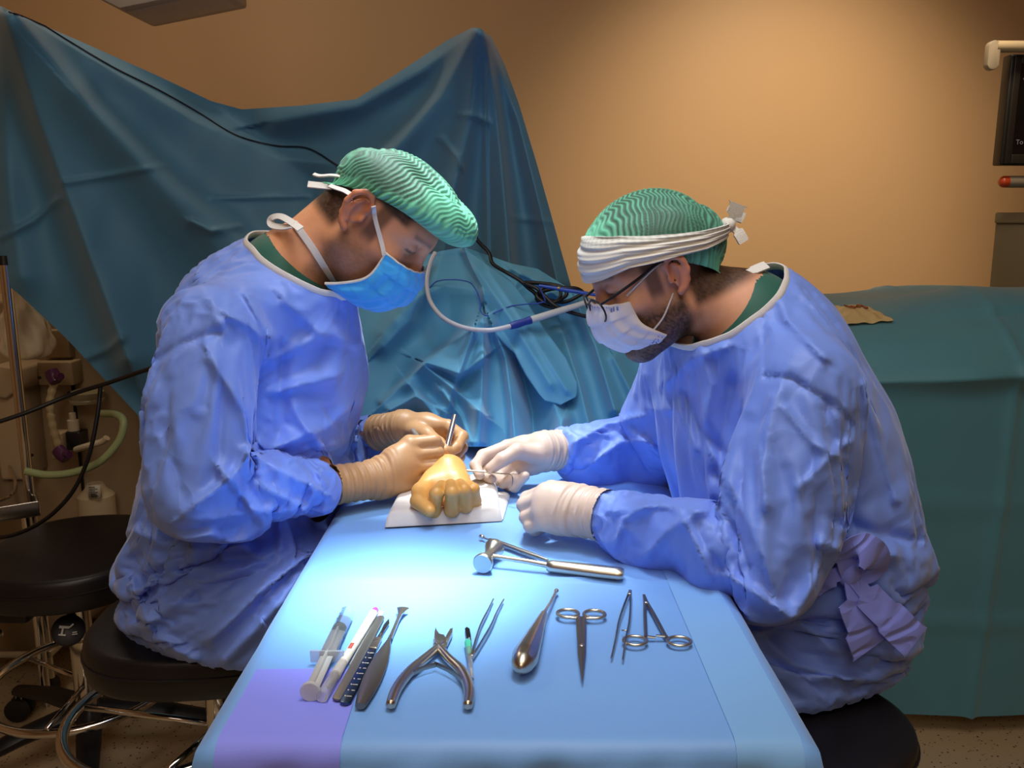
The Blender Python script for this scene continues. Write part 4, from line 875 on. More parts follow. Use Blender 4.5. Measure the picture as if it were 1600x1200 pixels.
# waist tie of the second gown: knot, loop and two long tails
gbR = bvh_of(*GN[1][8]); gbL = bvh_of(*GN[0][8])
def hit_y(tree, px, py, default):
    h = tree.ray_cast(Vector((0, 0, CZ)), Vector(ray(px, py)).normalized()); return h[0].y if h[0] is not None else default
m_tie = cloth('tie_cloth', '8494ff', rough=.6, crease=.5, cscale=25, nz=.05)
yk = min(hit_y(gbR, 1330, 885, 1.06), hit_y(gbR, 1310, 900, 1.06)); nt = np.array((.25, -1., .1))
wt = MB().ball(WY(1327, 895, yk-.012), (.016, .012, .020), 12, 8).build('waist_tie', m_tie, manR)
for pts, w_ in (([(1327, 893, .014), (1322, 870, .030), (1345, 858, .042), (1368, 872, .035), (1362, 890, .022), (1335, 895, .014)], [.014, .020, .022, .022, .018, .010]), ([(1325, 893, .014), (1300, 900, .016), (1275, 912, .010), (1258, 912, .006)], [.010, .016, .018, .018]),
               ([(1330, 898, .016), (1355, 930, .022), (1390, 965, .020), (1430, 1004, .010)], [.010, .020, .024, .026]), ([(1328, 900, .014), (1335, 940, .024), (1350, 980, .022), (1362, 1012, .014)], [.010, .024, .030, .032]), ([(1330, 890, .018), (1330, 865, .022), (1338, 848, .02)], [.008, .014, .018])):
    ribbon([(p, nt) for p in spline([WY(a, b, yk-c) for a, b, c in pts], 8)], w_, .0010, 'tie_tail', m_tie, wt)
# collar tabs at the back of that gown
ribbon([(p, np.array((-.3, -.6, .7))) for p in spline([WY(1158, 432, 1.22), WY(1178, 422, 1.225), WY(1198, 414, 1.23)], 6)], [.006, .008, .008], .0012, 'collar_tab', m_white, manR)
# ------------------------------------------------------------------ stools
m_leather = mat('black_vinyl', '17161a', .38, bump=.15, bscale=300); m_blackp = mat('black_painted_steel', '15151a', .45); m_rub = mat('castor_rubber', '1b1b1d', .6)
def seat_pad(cx, cy, z0, z1, rx, ry, round_=2.6, rot=0, name='seat', parent=None, dish=.006):
    nu, nv = 72, 26; P = []
    for i in range(nu):
        a = 2*math.pi*i/nu; c, s = math.cos(a), math.sin(a); k = (abs(c)**round_+abs(s)**round_)**(-1/round_); row = []
        for j in range(nv):
            t = j/(nv-1)
            if t < .15: rr, z = t/.15*.93, z0
            elif t < .55:
                b = (t-.15)/.40*math.pi; rr = .93+.07*math.sin(b)**.6; z = (z0+z1)/2-(z1-z0)/2*math.cos(b)
                if t > .35: rr = .93+.07*math.sin(b)**.6
            else: rr = .93*(1-(t-.55)/.45); z = z1+dish*(1-(rr/.93)**2)*1.0
            x, y = k*c*rr*rx, k*s*rr*ry; row.append((cx+x*math.cos(rot)-y*math.sin(rot), cy+x*math.sin(rot)+y*math.cos(rot), z))
        P.append(row)
    return put(name, grid_mesh(np.array(P), wrapu=True), m_leather, parent)
def stool(label, cx, cy, z1, rx, ry, thick, rot, spokes, ring_r, ring_z, base_r=.30, round_=2.6, ringed=True, col=True, ring_c=None):
    t = thing('surgeon_stool', label, 'stool', (cx, cy, 0), 'wheeled stools of the operating room')
    s = seat_pad(cx, cy, z1-thick, z1, rx, ry, round_, rot, 'seat', t)
    MB().tube([p for p in [(cx+math.cos(a+rot*0)*0, cy, 0) for a in (0,)]], .001) if 0 else None
    pp = []
    for a in np.linspace(0, 2*math.pi, 61)[:-1]:
        c, q = math.cos(a), math.sin(a); k = (abs(c)**round_+abs(q)**round_)**(-1/round_); x, y = k*c*rx*1.002, k*q*ry*1.002
        pp.append((cx+x*math.cos(rot)-y*math.sin(rot), cy+x*math.sin(rot)+y*math.cos(rot), z1-thick*.42))
    MB().tube(pp, .0022, 6, closed=True).build('seam_piping', m_leather, s)
    MB().box((cx-.10, cy-.09, z1-thick-.03), (cx+.10, cy+.09, z1-thick-.002), bev=.006).build('seat_plate', m_blackp, t)
    MB().tube([(cx, cy, .14), (cx, cy, z1-thick-.02)], .021, 20).tube([(cx, cy, .10), (cx, cy, .30)], .030, 20).build('column', m_chrome, t)
    for k in range(5):
        a = spokes+k*2*math.pi/5; e = (cx+base_r*math.cos(a), cy+base_r*math.sin(a))
        MB().tube([(cx, cy, .125), (cx+.5*(e[0]-cx), cy+.5*(e[1]-cy), .11), (e[0], e[1], .078)], [(.030, .022), (.026, .018), (.018, .013)], 10).build('base_leg', m_blackp, t)
        w_ = MB(); n = np.array([-math.sin(a+.6), math.cos(a+.6), 0]); c_ = np.array([e[0], e[1], .031])
        for sd in (-1, 1): w_.lathe(c_+n*sd*.016-n*.008, c_+n*sd*.016+n*.008, [(0, .012), (0, .026), (.003, .030), (.013, .030), (.016, .026), (.016, .012)], 18)
        cs = w_.build('castor', m_rub, t); MB().tube([(e[0], e[1], .035), (e[0], e[1], .08)], .008, 10).build('stem', m_chrome, cs)
    if ringed:
        q = ring_c or (cx, cy); ring = [(q[0]+ring_r*math.cos(a), q[1]+ring_r*math.sin(a), ring_z+.01*math.sin(a)) for a in np.linspace(0, 2*math.pi, 65)[:-1]]
        fr = MB().tube(ring, .0095, 12, closed=True).build('foot_ring', m_chrome, t)
        for k in range(3): a = spokes+.5+k*2*math.pi/3; MB().tube([(cx, cy, ring_z-.01), (q[0]+ring_r*math.cos(a), q[1]+ring_r*math.sin(a), ring_z)], .006, 8).build('ring_spoke', m_chrome, fr)
    return t
p = WY(278, 1000, 1.23)
stool('black padded stool under the surgeon in the bright blue mask, with a chrome foot ring', -.505, 1.355, .595, .195, .165, .068, .10, .4, .165, .40, base_r=.29, ring_c=(-.60, 1.37))
q = WZ(95, 860, .52); s2 = stool('empty black stool with chrome column and round control lever beside the steel trolley', q[0]+.02, q[1]+.02, .525, .185, .215, .075, .15, .1, .21, .20, base_r=.30, round_=2.4)
MB().box((q[0]-.12, q[1]-.12, .40), (q[0]-.02, q[1]+.05, .455), bev=.012).build('tilt_mechanism', m_blackp, s2)
for k, (dx, dz) in enumerate(((-.085, .435), (-.080, .385))): MB().ball((q[0]+dx, q[1]-.13, dz), .011, 12, 8).build('mechanism_bolt', m_chrome, s2)
lv = MB().tube([(q[0]+.02, q[1]-.05, .43), (q[0]+.07, q[1]-.10, .40)], .008, 8).build('lever', m_blackp, s2)
lc = WY(107, 985, q[1]-.12); pd = MB(); n_ = np.array((.35, -.75, .56)); pd.lathe(lc-n_*.006, lc+n_*.006, [(0, .030), (.002, .033), (.010, .033), (.012, .030), (.0121, 0)], 24); lp = pd.build('lever_pad', m_blackp, lv)
# small white pictogram printed on the lever pad: a seat on its column and a lever line
lm = MB(); u_ = np.array((1, 0, 0.)); u_ = u_-n_*(u_@n_); u_ /= np.linalg.norm(u_); v_ = np.cross(n_, u_)*1.0; nn_ = n_/np.linalg.norm(n_)
def pic(a, b, w): pa = lc+nn_*.0125+u_*a[0]+v_*a[1]; pb = lc+nn_*.0125+u_*b[0]+v_*b[1]; lm.tube([pa, pb], [(w, .0004)]*2, 6, up=nn_)
pic((-.018, .004), (.002, .004), .0030); pic((-.010, .004), (-.010, -.012), .0022); pic((-.016, -.012), (-.002, -.012), .0018); pic((.002, .004), (.008, .012), .0018); pic((.010, -.006), (.018, -.004), .0012); pic((.010, -.010), (.020, -.008), .0010)
lm.build('printed_symbol', mat('white_print', 'd8d8d8', .6), lp)
q = WZ(1274, 1120, .565); stool('round black padded stool under the surgeon with the white headband', q[0], q[1], .565, .133, .133, .046, 0, .3, .18, .22, base_r=.27, round_=2.0, ringed=False)
# ------------------------------------------------------------------ things in the background, right: monitor, rail arm, cart, pouch
m_beige = mat('beige_plastic', 'b3a184', .5); m_cream = mat('cream_panel', 'a58f70', .5, noise=.08, nscale=6)
y0 = 2.75
mo = thing('monitor', 'black flat monitor with a dark screen at the edge of the wall', 'monitor', tuple(WY(1640, 260, y0)))
a, b = WY(1581, 84, y0), WY(1581, 258, y0); x0, zt, zb = a[0], a[2], b[2]
MB().box((x0, y0, zb), (x0+.62, y0+.05, zt), bev=.006).build('housing', mat('monitor_black', '141311', .45), mo)
bz = MB(); w_ = .030
for lo, hi in (((x0+.01, zb+.004), (x0+w_, zt-.004)), ((x0+.575, zb+.004), (x0+.61, zt-.004)), ((x0+w_, zb+.004), (x0+.575, zb+.032)), ((x0+w_, zt-.03), (x0+.575, zt-.004))): bz.box((lo[0], y0-.006, lo[1]), (hi[0], y0+.004, hi[1]), bev=.002)
bz.build('bezel', mat('bezel_black', '24211d', .4), mo)
scn = MB().box((x0+w_, y0-.002, zb+.032), (x0+.575, y0+.002, zt-.03)).build('screen', mat('screen_dark', '0d0d10', .15), mo, smooth=False)
# faint lettering at the screen edge (cut by the frame)
def text(name, body, size, loc, rot, m, parent=None, ext=.0004, align='LEFT'):
    c = bpy.data.curves.new(name, 'FONT'); c.body = body; c.size = size; c.extrude = ext; c.align_x = align; o = bpy.data.objects.new('t', c); COL.objects.link(o); dg = bpy.context.evaluated_depsgraph_get(); me = bpy.data.meshes.new_from_object(o.evaluated_get(dg)); bpy.data.objects.remove(o)
    M = Matrix.Translation(Vector(loc)) @ rot; me.transform(M); return put(name, me, m, parent, smooth=False)
RX = Matrix.Rotation(math.pi/2, 4, 'X')
text('screen_text', 'To', .020, (x0+w_+.008, y0-.004, zb+.062), RX, mat('screen_grey', '8b8b90', .5), scn); text('screen_text', 'A', .018, (x0+w_+.010, y0-.004, zt-.075), RX, MATS['screen_grey'], scn)
c0_, c1_ = WY(1555, 73, y0-.03), WY(1700, 73, y0-.03)
br = MB().tube([c0_, c1_], .017, 16).build('handle_bar', m_beige, mo, label='beige handle bar above the screen')
e = WY(1550, 87, y0-.03); cp2 = MB(); cp2.prism([(.018*math.cos(t), .024*np.sign(math.sin(t))+.018*math.sin(t)) for t in np.linspace(0.01, 2*math.pi-.01, 28)], -.014, .014, .004, Matrix.Translation(Vector(e)) @ RX); cp2.build('end_cap', mat('beige_cap', '9c8f7c', .5), br)
y1 = 2.78; a, b = WY(1564, 284, y1), WY(1720, 284, y1)
ar = thing('swing_boom', 'short grey tubular arm with an orange red end, below the monitor', 'boom', tuple(a)); d = (b-a)/np.linalg.norm(b-a)
MB().tube([a+d*.02, b], .0185, 18).build('tube', mat('grey_tube', '8b8173', .45), ar); MB().lathe(a-d*.006, b, [(0, .008), (.004, .014), (.012, .018), (.026, .018), (.028, .016)], 20).build('end_knob', mat('orange_red_plastic', 'b8401c', .3, coat=.5), ar, label='orange red end knob')
cb = thing('equipment_cart', 'olive beige cabinet with a rim along its top, beyond the end of the green drape', 'cabinet', tuple(WY(1650, 440, 3.0)*np.array([1, 1, 0])))
a, b = WY(1556, 347, 3.0), WY(1546, 450, 3.0); p_ = [(a[0], a[2]), (a[0]+.7, a[2]), (a[0]+.7, 0.06), (a[0]-.10, .06), (b[0], b[2])]
MC = Matrix.Translation((a[0], 3.0, 0)) @ Matrix.Rotation(math.radians(-29.5), 4, 'Z')
MB().prism([(x-a[0], z) for x, z in p_], 0, .45, .006, MC @ Matrix.Translation((0, .45, 0)) @ RX).build('body', mat('olive_beige', '8a7a5a', .5), cb); t0 = WY(1558, 332, 3.0)
MB().box((-.004, -.015, a[2]-.004), (.72, .46, t0[2]), bev=.006).build('top_rim', mat('olive_beige_light', '978766', .5), cb, MC)
m_cst = m_rub
for x in (.08, .6):
    for y in (.06, .4): MB().lathe((x-.014, y, .032), (x+.014, y, .032), [(0, .02), (.002, .032), (.026, .032), (.028, .02)], 16).build('castor', m_rub, cb, MC)
# crinkled clear pouch lying on the green drape
def pouch():
    n, m = 46, 26; g = GREEN; nu_, nv_ = g.shape[:2]; ix = np.arange(nu_*nv_).reshape(nu_, nv_)
    tr_ = bvh_of(g.reshape(-1, 3), np.stack([ix[:-1, :-1], ix[1:, :-1], ix[1:, 1:], ix[:-1, 1:]], -1).reshape(-1, 4))
    def drop(px, py, dflt):
        h = tr_.ray_cast(Vector((0, 0, CZ)), Vector(ray(px, py)).normalized()); p = np.array(h[0]) if h[0] is not None else dflt; return p + np.array([0, 0, .008])
    D_, C_ = drop(1312, 513, WY(1312, 514, 1.99)), drop(1396, 507, WY(1396, 507, 2.0)); A, B_ = drop(1290, 486, WY(1290, 486, 2.2)), drop(1350, 482, WY(1350, 482, 2.2)); P = np.zeros((n, m, 3))
    for i in range(n):
        for j in range(m):
            u, v = i/(n-1), j/(m-1); p = (A*(1-u)+B_*u)*(1-v)+(D_*(1-u)+C_*u)*v
            p = p + np.array([0, 0, .012*math.sin(u*math.pi)*math.sin(v*math.pi)+.003*math.sin(u*17+v*7)*math.sin(v*11-u*5)]); P[i, j] = p
    return P
PP = pouch(); po = put('instrument_pouch', grid_mesh(PP), mat('clear_yellow_film', 'e8d3a0', .2, trans=.3, ior=1.2, bump=.5, bscale=60)); po.modifiers.new('t', 'SOLIDIFY').thickness = .002
pr = MB()
for k in range(7):
    u = .35+.07*k; v = .30+.08*(k % 2); c = PP[int(u*45), int(v*25)]+np.array([0, -.004, .005]); c2 = PP[int((u+.05)*45), int((v+.12)*25)]+np.array([0, -.004, .005]); pr.tube([c, c2], .0022, 6)
pr.build('red_print', mat('red_brown_print', '9c5a3a', .6), po)
tag(recenter(po), 'crinkled clear yellowish pouch with faint red print lying on the green drape', 'pouch')
for ch in po.children: ch.location = -po.location
# ------------------------------------------------------------------ left: anaesthesia machine, trolley, hoses and cables
am = thing('anaesthesia_machine', 'beige anaesthesia machine with panels, valves and canister behind the drape', 'machine', tuple(WY(90, 800, 2.42)*np.array([1, 1, 0])))
ym = 2.42; X = lambda px, y=ym: WY(px, 650, y)[0]; Z = lambda py, y=ym: WY(50, py, y)[2]
MB().box((X(-60), ym+.02, .05), (X(212), ym+.55, Z(470)), bev=.012).build('body', m_cream, am)
MB().box((X(22), ym-.10, Z(735)), (X(62), ym+.02, Z(585)), bev=.010).build('side_panel', mat('beige_panel', 'a89273', .5), am)
hp = MB(); hp.prism([(X(5), Z(600)), (X(5), Z(572)), (X(40), Z(560)), (X(76), Z(566)), (X(78), Z(590)), (X(50), Z(610))], 0, .16, .006, Matrix.Translation((0, ym+.04, 0)) @ RX); hp.build('shelf_bracket', MATS['beige_panel'], am)
MB().box((X(78), ym-.04, Z(598)), (X(131), ym+.02, Z(562)), bev=.004).build('drawer_front', m_cream, am); MB().box((X(82), ym-.01, Z(558)), (X(122), ym+.02, Z(515)), bev=.004).build('drawer_front', m_cream, am)
MB().box((X(16), ym-.11, Z(583)), (X(54), ym-.07, Z(573)), bev=.002).build('label_plate', mat('white_plate', 'cfc6b4', .5), am)
cvs = MB().lathe((X(152), ym-.05, Z(826)), (X(152), ym-.05, Z(726)), [(0, .045), (.004, .05), (.12, .05), (.128, .042), (.14, .03), (.155, .022)], 26).build('canister', mat('canister_white', 'b9a98c', .45), am)
lb = MB().box((X(156), ym-.108, Z(760)), (X(174), ym-.098, Z(741))).build('canister_label', mat('label_grey', 'b8b2a4', .6), cvs); lt = MB()
for k in range(6): lt.box((X(158), ym-.1088, Z(744+2.6*k)), (X(158+(13 if k % 2 else 9)), ym-.1078, Z(743+2.6*k)))
for k in range(4): lt.box((X(161+2.2*k), ym-.1088, Z(759)), (X(162.2+2.2*k), ym-.1078, Z(753)))
lt.build('label_print', mat('print_dark', '3a3733', .7), lb, kind='stuff')
dm = MB(); dm.lathe((X(152), ym-.05, Z(625)), (X(152), ym-.05, Z(600)), [(0, .036), (.006, .047), (.014, .047), (.018, .042), (.026, .046), (.034, .046), (.04, .03)], 28); dm.build('absorber_dome', mat('dull_clear_plastic', '8a8064', .2), am)
vl = MB().lathe((X(136), ym-.08, Z(662)), (X(136), ym-.08, Z(628)), [(0, .015), (.03, .015), (.032, .009), (.05, .009), (.052, .005)], 18).build('valve', mat('valve_cream', 'b5a88e', .4), am)
MB().box((X(127), ym-.10, Z(690)), (X(150), ym-.05, Z(662)), bev=.005).build('valve_block', m_dark, am)
MB().box((X(100), ym-.09, Z(705)), (X(120), ym-.04, Z(665)), bev=.004).build('flow_block', m_cream, am)
hn = MB(); hn.tube(spline([WY(120, 702, ym-.10), WY(140, 696, ym-.12), WY(160, 690, ym-.12), WY(167, 684, ym-.12)], 5), [(.012, .009)]*16, 10); hn.build('latch', MATS['valve_cream'], am)
m_pur = mat('purple_plastic', '4a1f45', .35); ho = MB(); hs = spline([WY(84, 600, ym-.12), WY(78, 630, ym-.13), WY(82, 665, ym-.13), WY(92, 700, ym-.12)], 12); ho.tube(hs, [.0105+.0012*math.sin(i*1.4) for i in range(len(hs))], 12); hz_ = ho.build('breathing_hose', mat('hose_cream', 'a6946e', .4), am)
for q in ([(80, 580), (88, 597)], [(90, 702), (104, 717)]):
    a, b = WY(*q[0], ym-.13), WY(*q[1], ym-.14); MB().tube([a, (a+b)/2, b], [.017, .019, .016], 14).tube([(a+b)/2, (a+b)/2+np.array([.03, -.02, .004])], .010, 10).build('hose_elbow', m_pur, hz_, label='dark purple hose elbow')
for px, py in ((38, 635), (50, 711), (62, 590), (108, 613)): MB().lathe(WY(px, py, ym-.105), WY(px, py, ym-.105)+np.array([0, -.004, 0]), [(0, .005), (.004, .004)], 10).build('screw', m_dark, am)
MB().box((X(114), ym+.006, Z(830)), (X(116), ym+.021, Z(600))).build('panel_joint', m_dark, am)
# hanging clear bag
def bag():
    n, m = 40, 30; P = np.zeros((n, m, 3))
    for i in range(n):
        a = 2*math.pi*i/n
        for j in range(m):
            v = j/(m-1); r = .058*(.35+.65*math.sin(min(v*1.25, 1)*math.pi*.5))*math.sqrt(max(1-max((v-.8)/.2, 0)**2, 0))+.0005; wr = 1+.10*math.sin(a*5+v*7)+.06*math.sin(a*11-v*13)
            c = WY(34+8*v, 455+108*v, ym-.17); P[i, j] = c+np.array([r*1.15*wr*math.cos(a), r*.8*wr*math.sin(a), 0])
    return P
bg = put('hanging_bag', grid_mesh(bag(), wrapu=True), mat('bag_film', 'e6dcc6', .15, trans=.45, ior=1.1, bump=.9, bscale=40)); tag(recenter(bg), 'crinkled clear plastic bag hanging in front of the anaesthesia machine', 'bag')
# steel trolley: two posts, wire rail, tray
yt = 2.10; tr = thing('instrument_trolley', 'chrome trolley with upright post and steel tray beside the empty stool', 'trolley', tuple(WY(20, 780, yt)*np.array([1, 1, 0])))
pa, pb = WY(2, 440, yt), WY(42, 800, yt); post = lambda x, y: MB().tube([(x, y, 0), (x, y, pa[2]+.04)], .0125, 16)
xc = (pa[0]+pb[0])/2+.0; xp = WY(32, 640, yt)[0]
post(xp, yt).build('post', m_chrome, tr); post(xp-.42, yt).build('post', m_chrome, tr); post(xp-.42, yt+.32).build('post', m_chrome, tr)
MB().tube([(xp, yt, pa[2]+.04), (xp, yt, pa[2]+.062)], [.015, .013], 16).build('post_cap', m_dark, tr)
te = WY(62, 790, 2.05); ty0 = te[1]; zt_ = te[2]; tx1 = te[0]
MT = Matrix.Translation((tx1, ty0, zt_)) @ Matrix.Rotation(math.radians(33), 4, 'Z')
MB().box((-.50, 0, -.026), (0, .60, -.020)).box((-.50, 0, -.026), (0, .006, .012), bev=.002).box((-.006, 0, -.026), (0, .60, .012), bev=.002).box((-.50, .594, -.026), (0, .60, .012), bev=.002).build('tray', m_steel, tr, MT)
MB().tube(spline([(-.40, .50, .10), (-.12, .50, .10), (-.05, .47, .085), (-.045, .40, .03), (-.06, .12, .0), (-.30, .08, 0)], 6), .005, 8).build('wire_rail', m_chrome, tr, MT)
MB().box((xp-.44, yt-.02, .12), (xp+.02, yt+.34, .14), bev=.003).build('lower_shelf', m_steel, tr)
MB().tube([MT @ Vector((-.03, .03, -.025)), MT @ Vector((-.03, .03, -zt_))], .012, 14).build('tray_leg', m_chrome, tr)
for dx in (0, -.42):
    for dy in (0, .32): MB().ball((xp+dx, yt+dy, .03), (.022, .03, .03), 14, 10).build('castor', m_rub, tr)
def cable(name, pts, r, m, label, cat='cable', n=10, seg=10):
    return tag(recenter(MB().tube(spline(pts, seg), r, n).build(name, m)), label, cat)
m_cab = mat('black_cable', '121216', .45)
cable('black_cable', [WY(-30, 668, 1.75), WY(40, 645, 1.78), WY(110, 617, 1.82), WY(170, 598, 1.80), WY(225, 579, 1.74), WY(290, 560, 1.66)], .0046, m_cab, 'black cable rising to the gown, crossing the front of the anaesthesia machine')
cable('black_cable', [WY(157, 604, 1.84), WY(152, 650, 1.82), WY(138, 715, 1.80), WY(112, 770, 1.80), WY(70, 812, 1.80), WY(20, 836, 1.82), WY(-30, 842, 1.85)], .0046, m_cab, 'black cable hanging in a curve down towards the trolley tray')
cable('green_hose', [WY(40, 736, 1.86), WY(75, 742, 1.86), WY(115, 738, 1.86), WY(155, 722, 1.86), WY(185, 690, 1.87), WY(193, 660, 1.88), WY(182, 648, 1.90), WY(158, 646, 1.95)], .0085, mat('pale_green_hose', '8d9a6e', .35), 'pale green hose curving round the anaesthesia machine valves', 'hose', 12)
# thin dark cable along the upper edge of the tall drape
def y_scr(px, py): return float(d_screen(np.array([float(px)]), np.array([float(py)]))[0])
nu_, nv_ = SCREEN.shape[:2]; ix = np.arange(nu_*nv_).reshape(nu_, nv_)
b_scr = bvh_of(SCREEN.reshape(-1, 3), np.stack([ix[:-1, :-1], ix[1:, :-1], ix[1:, 1:], ix[:-1, 1:]], -1).reshape(-1, 4)); tc_ = []
for p_ in spline([(16, 20), (60, 36), (110, 66), (180, 107), (250, 142), (310, 176), (370, 212), (430, 228), (480, 232), (520, 254), (560, 280)], 10):
    h = b_scr.ray_cast(Vector((0, 0, CZ)), Vector(ray(*p_)).normalized())
    if h[0] is not None: tc_.append(np.array(h[0])+np.array([0, -.004, .001]))
cable('thin_cable', tc_, .0020, mat('navy_cable', '10172c', .5), 'thin dark cable running down the slope of the tall drape', n=8, seg=2)
# ------------------------------------------------------------------ lamp head at the ceiling
yl = 2.35; lh = thing('ceiling_pendant', 'pale angular ceiling pendant at the top edge', 'pendant', tuple(WY(240, -20, yl)))
l0, l1, l2 = WY(135, -12, yl), WY(192, 16, yl), WY(350, -8, yl)
MB().prism([(l0[0], l0[2]), (l1[0]-.0, l1[2]), (l2[0], l2[2]+.012), (l2[0], l2[2]+.06), (l0[0], l0[2]+.06)], 0, .22, .006, Matrix.Translation((0, yl+.2, 0)) @ RX).build('housing', mat('pendant_grey', 'b5aca0', .45), lh)
MB().prism([(l1[0]+.005, l1[2]-.002), (l2[0]-.02, l2[2]+.008), (l2[0]-.02, l2[2]+.013), (l1[0]+.005, l1[2]+.004)], 0, .16, .001, Matrix.Translation((0, yl+.17, 0)) @ RX).build('underside_panel', mat('pendant_light', 'c4bcb0', .4), lh)
MB().tube([(WY(240, -20, yl)[0], yl+.1, l2[2]+.05), (WY(240, -20, yl)[0], yl+.1, 2.8)], .05, 20).build('arm', MATS['pendant_grey'], lh)
# ------------------------------------------------------------------ tubes and cables lying over the arm drape
y_mid = lambda px, py: float(d_mid(np.array([float(px)]), np.array([float(py)]))[0])
st = thing('suction_tube', 'white suction tube looped over the crumpled drape with a dark blue connector', 'tube', tuple(WY(740, 510, 1.78)))
t1 = spline([WY(px, py, y_mid(px, py)-d_) for px, py, d_ in ((680, 395, .06), (672, 412, .07), (667, 440, .09), (672, 470, .10), (692, 496, .11), (725, 512, .115), (765, 516, .12), (800, 509, .12))], 8)
MB().tube(t1, .0048, 12).build('tube', mat('tube_white', 'c9ccd6', .3, trans=.15), st)
c1, c2, c3 = WY(797, 510, y_mid(800, 510)-.12), WY(829, 500, y_mid(829, 500)-.12), WY(925, 470, y_mid(925, 470)-.10)
MB().tube([c1, c1*.7+c2*.3, c1*.3+c2*.7, c2], [.0070, .0085, .0075, .0085], 14).build('connector', mat('navy_plastic', '23378c', .4), st, label='dark blue connector'); MB().tube([c2, c2*.5+c3*.5, c3], [.0075, .0070, .0058], 14).build('handpiece', mat('tube_grey', 'b9c0c4', .35), st)
bc = thing('coiled_cable', 'thick black cable coiled on the crumpled drape by the glasses', 'cable', tuple(WY(850, 460, 1.8)))
def bl(pts, off): return spline([WY(px, py, y_mid(px, py)-off-d_) for px, py, d_ in pts], 8)
MB().tube(bl([(728, 350, -.02), (748, 378, 0), (764, 395, .02), (770, 412, .03), (790, 425, .04), (812, 438, .04), (828, 452, .04), (850, 466, .04), (880, 472, .04), (905, 462, .04), (910, 456, .04), (895, 450, .05), (860, 452, .05), (838, 462, .05), (858, 474, .05), (884, 462, .05), (880, 450, .05), (858, 444, .05), (820, 442, .05), (840, 452, .06), (868, 478, .06), (905, 492, .05), (940, 498, .04)], .04), .0042, 10).build('cable', m_cab, bc)
MB().tube(bl([(832, 455, .0), (848, 470, .01), (870, 470, .02), (876, 455, .02), (862, 446, .02), (846, 452, .02), (838, 466, .01), (852, 478, .01), (890, 484, .01)], .07), .0036, 10).build('cable', m_cab, bc)
cp3 = thing('cautery_pencil', 'blue cautery pen with a small yellow button and thin blue cord', 'instrument', tuple(WY(880, 452, 1.75)))
p1, p2 = WY(842, 446, y_mid(842, 446)-.12), WY(932, 461, y_mid(932, 461)-.12); MB().tube([p1, p1*.6+p2*.4, p2], [(.0040, .0030), (.0055, .0045), (.0045, .0036)], 12).build('pen_body', mat('blue_plastic', '1f49a8', .35), cp3); pb_ = p1*.66+p2*.34; MB().ball(pb_+np.array([0, -.005, .002]), .0026, 10, 8).build('button', mat('yellow_plastic', 'd9a63a', .4), cp3, label='yellow button')
MB().tube([p2, p2+(p2-p1)*.18], .0014, 8).build('electrode', m_steel, cp3)
MB().tube(spline([p1]+list(bl([(852, 470, .03), (840, 474, .03), (800, 478, .02), (770, 490, .02), (758, 493, .02), (750, 484, .02), (750, 470, .01), (735, 442, .0), (700, 437, .0), (680, 441, -.01), (668, 450, -.01), (666, 420, -.01), (678, 400, -.02)], .07)[::4]), 4), .0014, 8).build('cord', mat('blue_cord', '2a4aa6', .5), cp3)
# ------------------------------------------------------------------ folded towel and instruments on the table
m_ss = mat('stainless_steel', 'cfc6b6', .30, 1, noise=.15, nscale=60); m_ssd = mat('satin_steel', 'a39c92', .34, 1, bump=.05, bscale=400); m_dull = mat('dull_titanium', '8a857d', .45, 1)
TT = TZ+.0022
def lay(pa, pb, up=0.0):
    """frame on the sheet: origin at photo point pa, x towards pb"""
    a, b = WZ(*pa, TT), WZ(*pb, TT); d = b-a; L = float(np.linalg.norm(d)); d /= L; y = np.cross([0, 0, 1], d)
    return Matrix(((d[0], y[0], 0, a[0]), (d[1], y[1], 0, a[1]), (0, 0, 1, a[2]+up), (0, 0, 0, 1))), L
def tool(name, label, pa, pb, cat='instrument', group=None):
    M, L = lay(pa, pb); t = thing(name, label, cat, tuple(M.to_translation()), group); return t, M, L
# towel: two folded layers with a soft rolled front edge
tw = thing('folded_towel', 'folded white cloth pad under the closed yellow hand', 'towel', tuple(WZ(700, 800, TZ)))
def towel(c4, z0, h, nu=60, nv=40, sag=.002):
    A, B_, C_, D_ = c4; P = []
    for i in range(nu):
        u = i/(nu-1); row = []
        for j in range(nv):
            v = j/(nv-1); p = (A*(1-u)+B_*u)*(1-v)+(D_*(1-u)+C_*u)*v; e = min(u, 1-u, v, 1-v); r = min(e/.07, 1); z = z0+h*math.sqrt(max(1-(1-r)**2, 0))+sag*math.sin(u*9+v*5)*math.sin(v*8)*r
            row.append((p[0], p[1], z))
        P.append(row)
    return np.array(P)
q4 = [WZ(601, 826, TZ), WZ(785, 816, TZ), WZ(776, 752, TZ), WZ(628, 770, TZ)]
put('top_layer', grid_mesh(towel(q4, TZ+.002, .022)), cloth('towel_cloth', 'd2ccc6', rough=.85, crease=.2, cscale=20, dots=500, nz=.06), tw)
q5 = [WZ(612, 815, TZ), WZ(786, 814, TZ), WZ(797, 776, TZ), WZ(640, 765, TZ)]
put('under_layer', grid_mesh(towel(q5, TZ+.0024, .007)), MATS['towel_cloth'], tw)
tz_ = TZ+.018
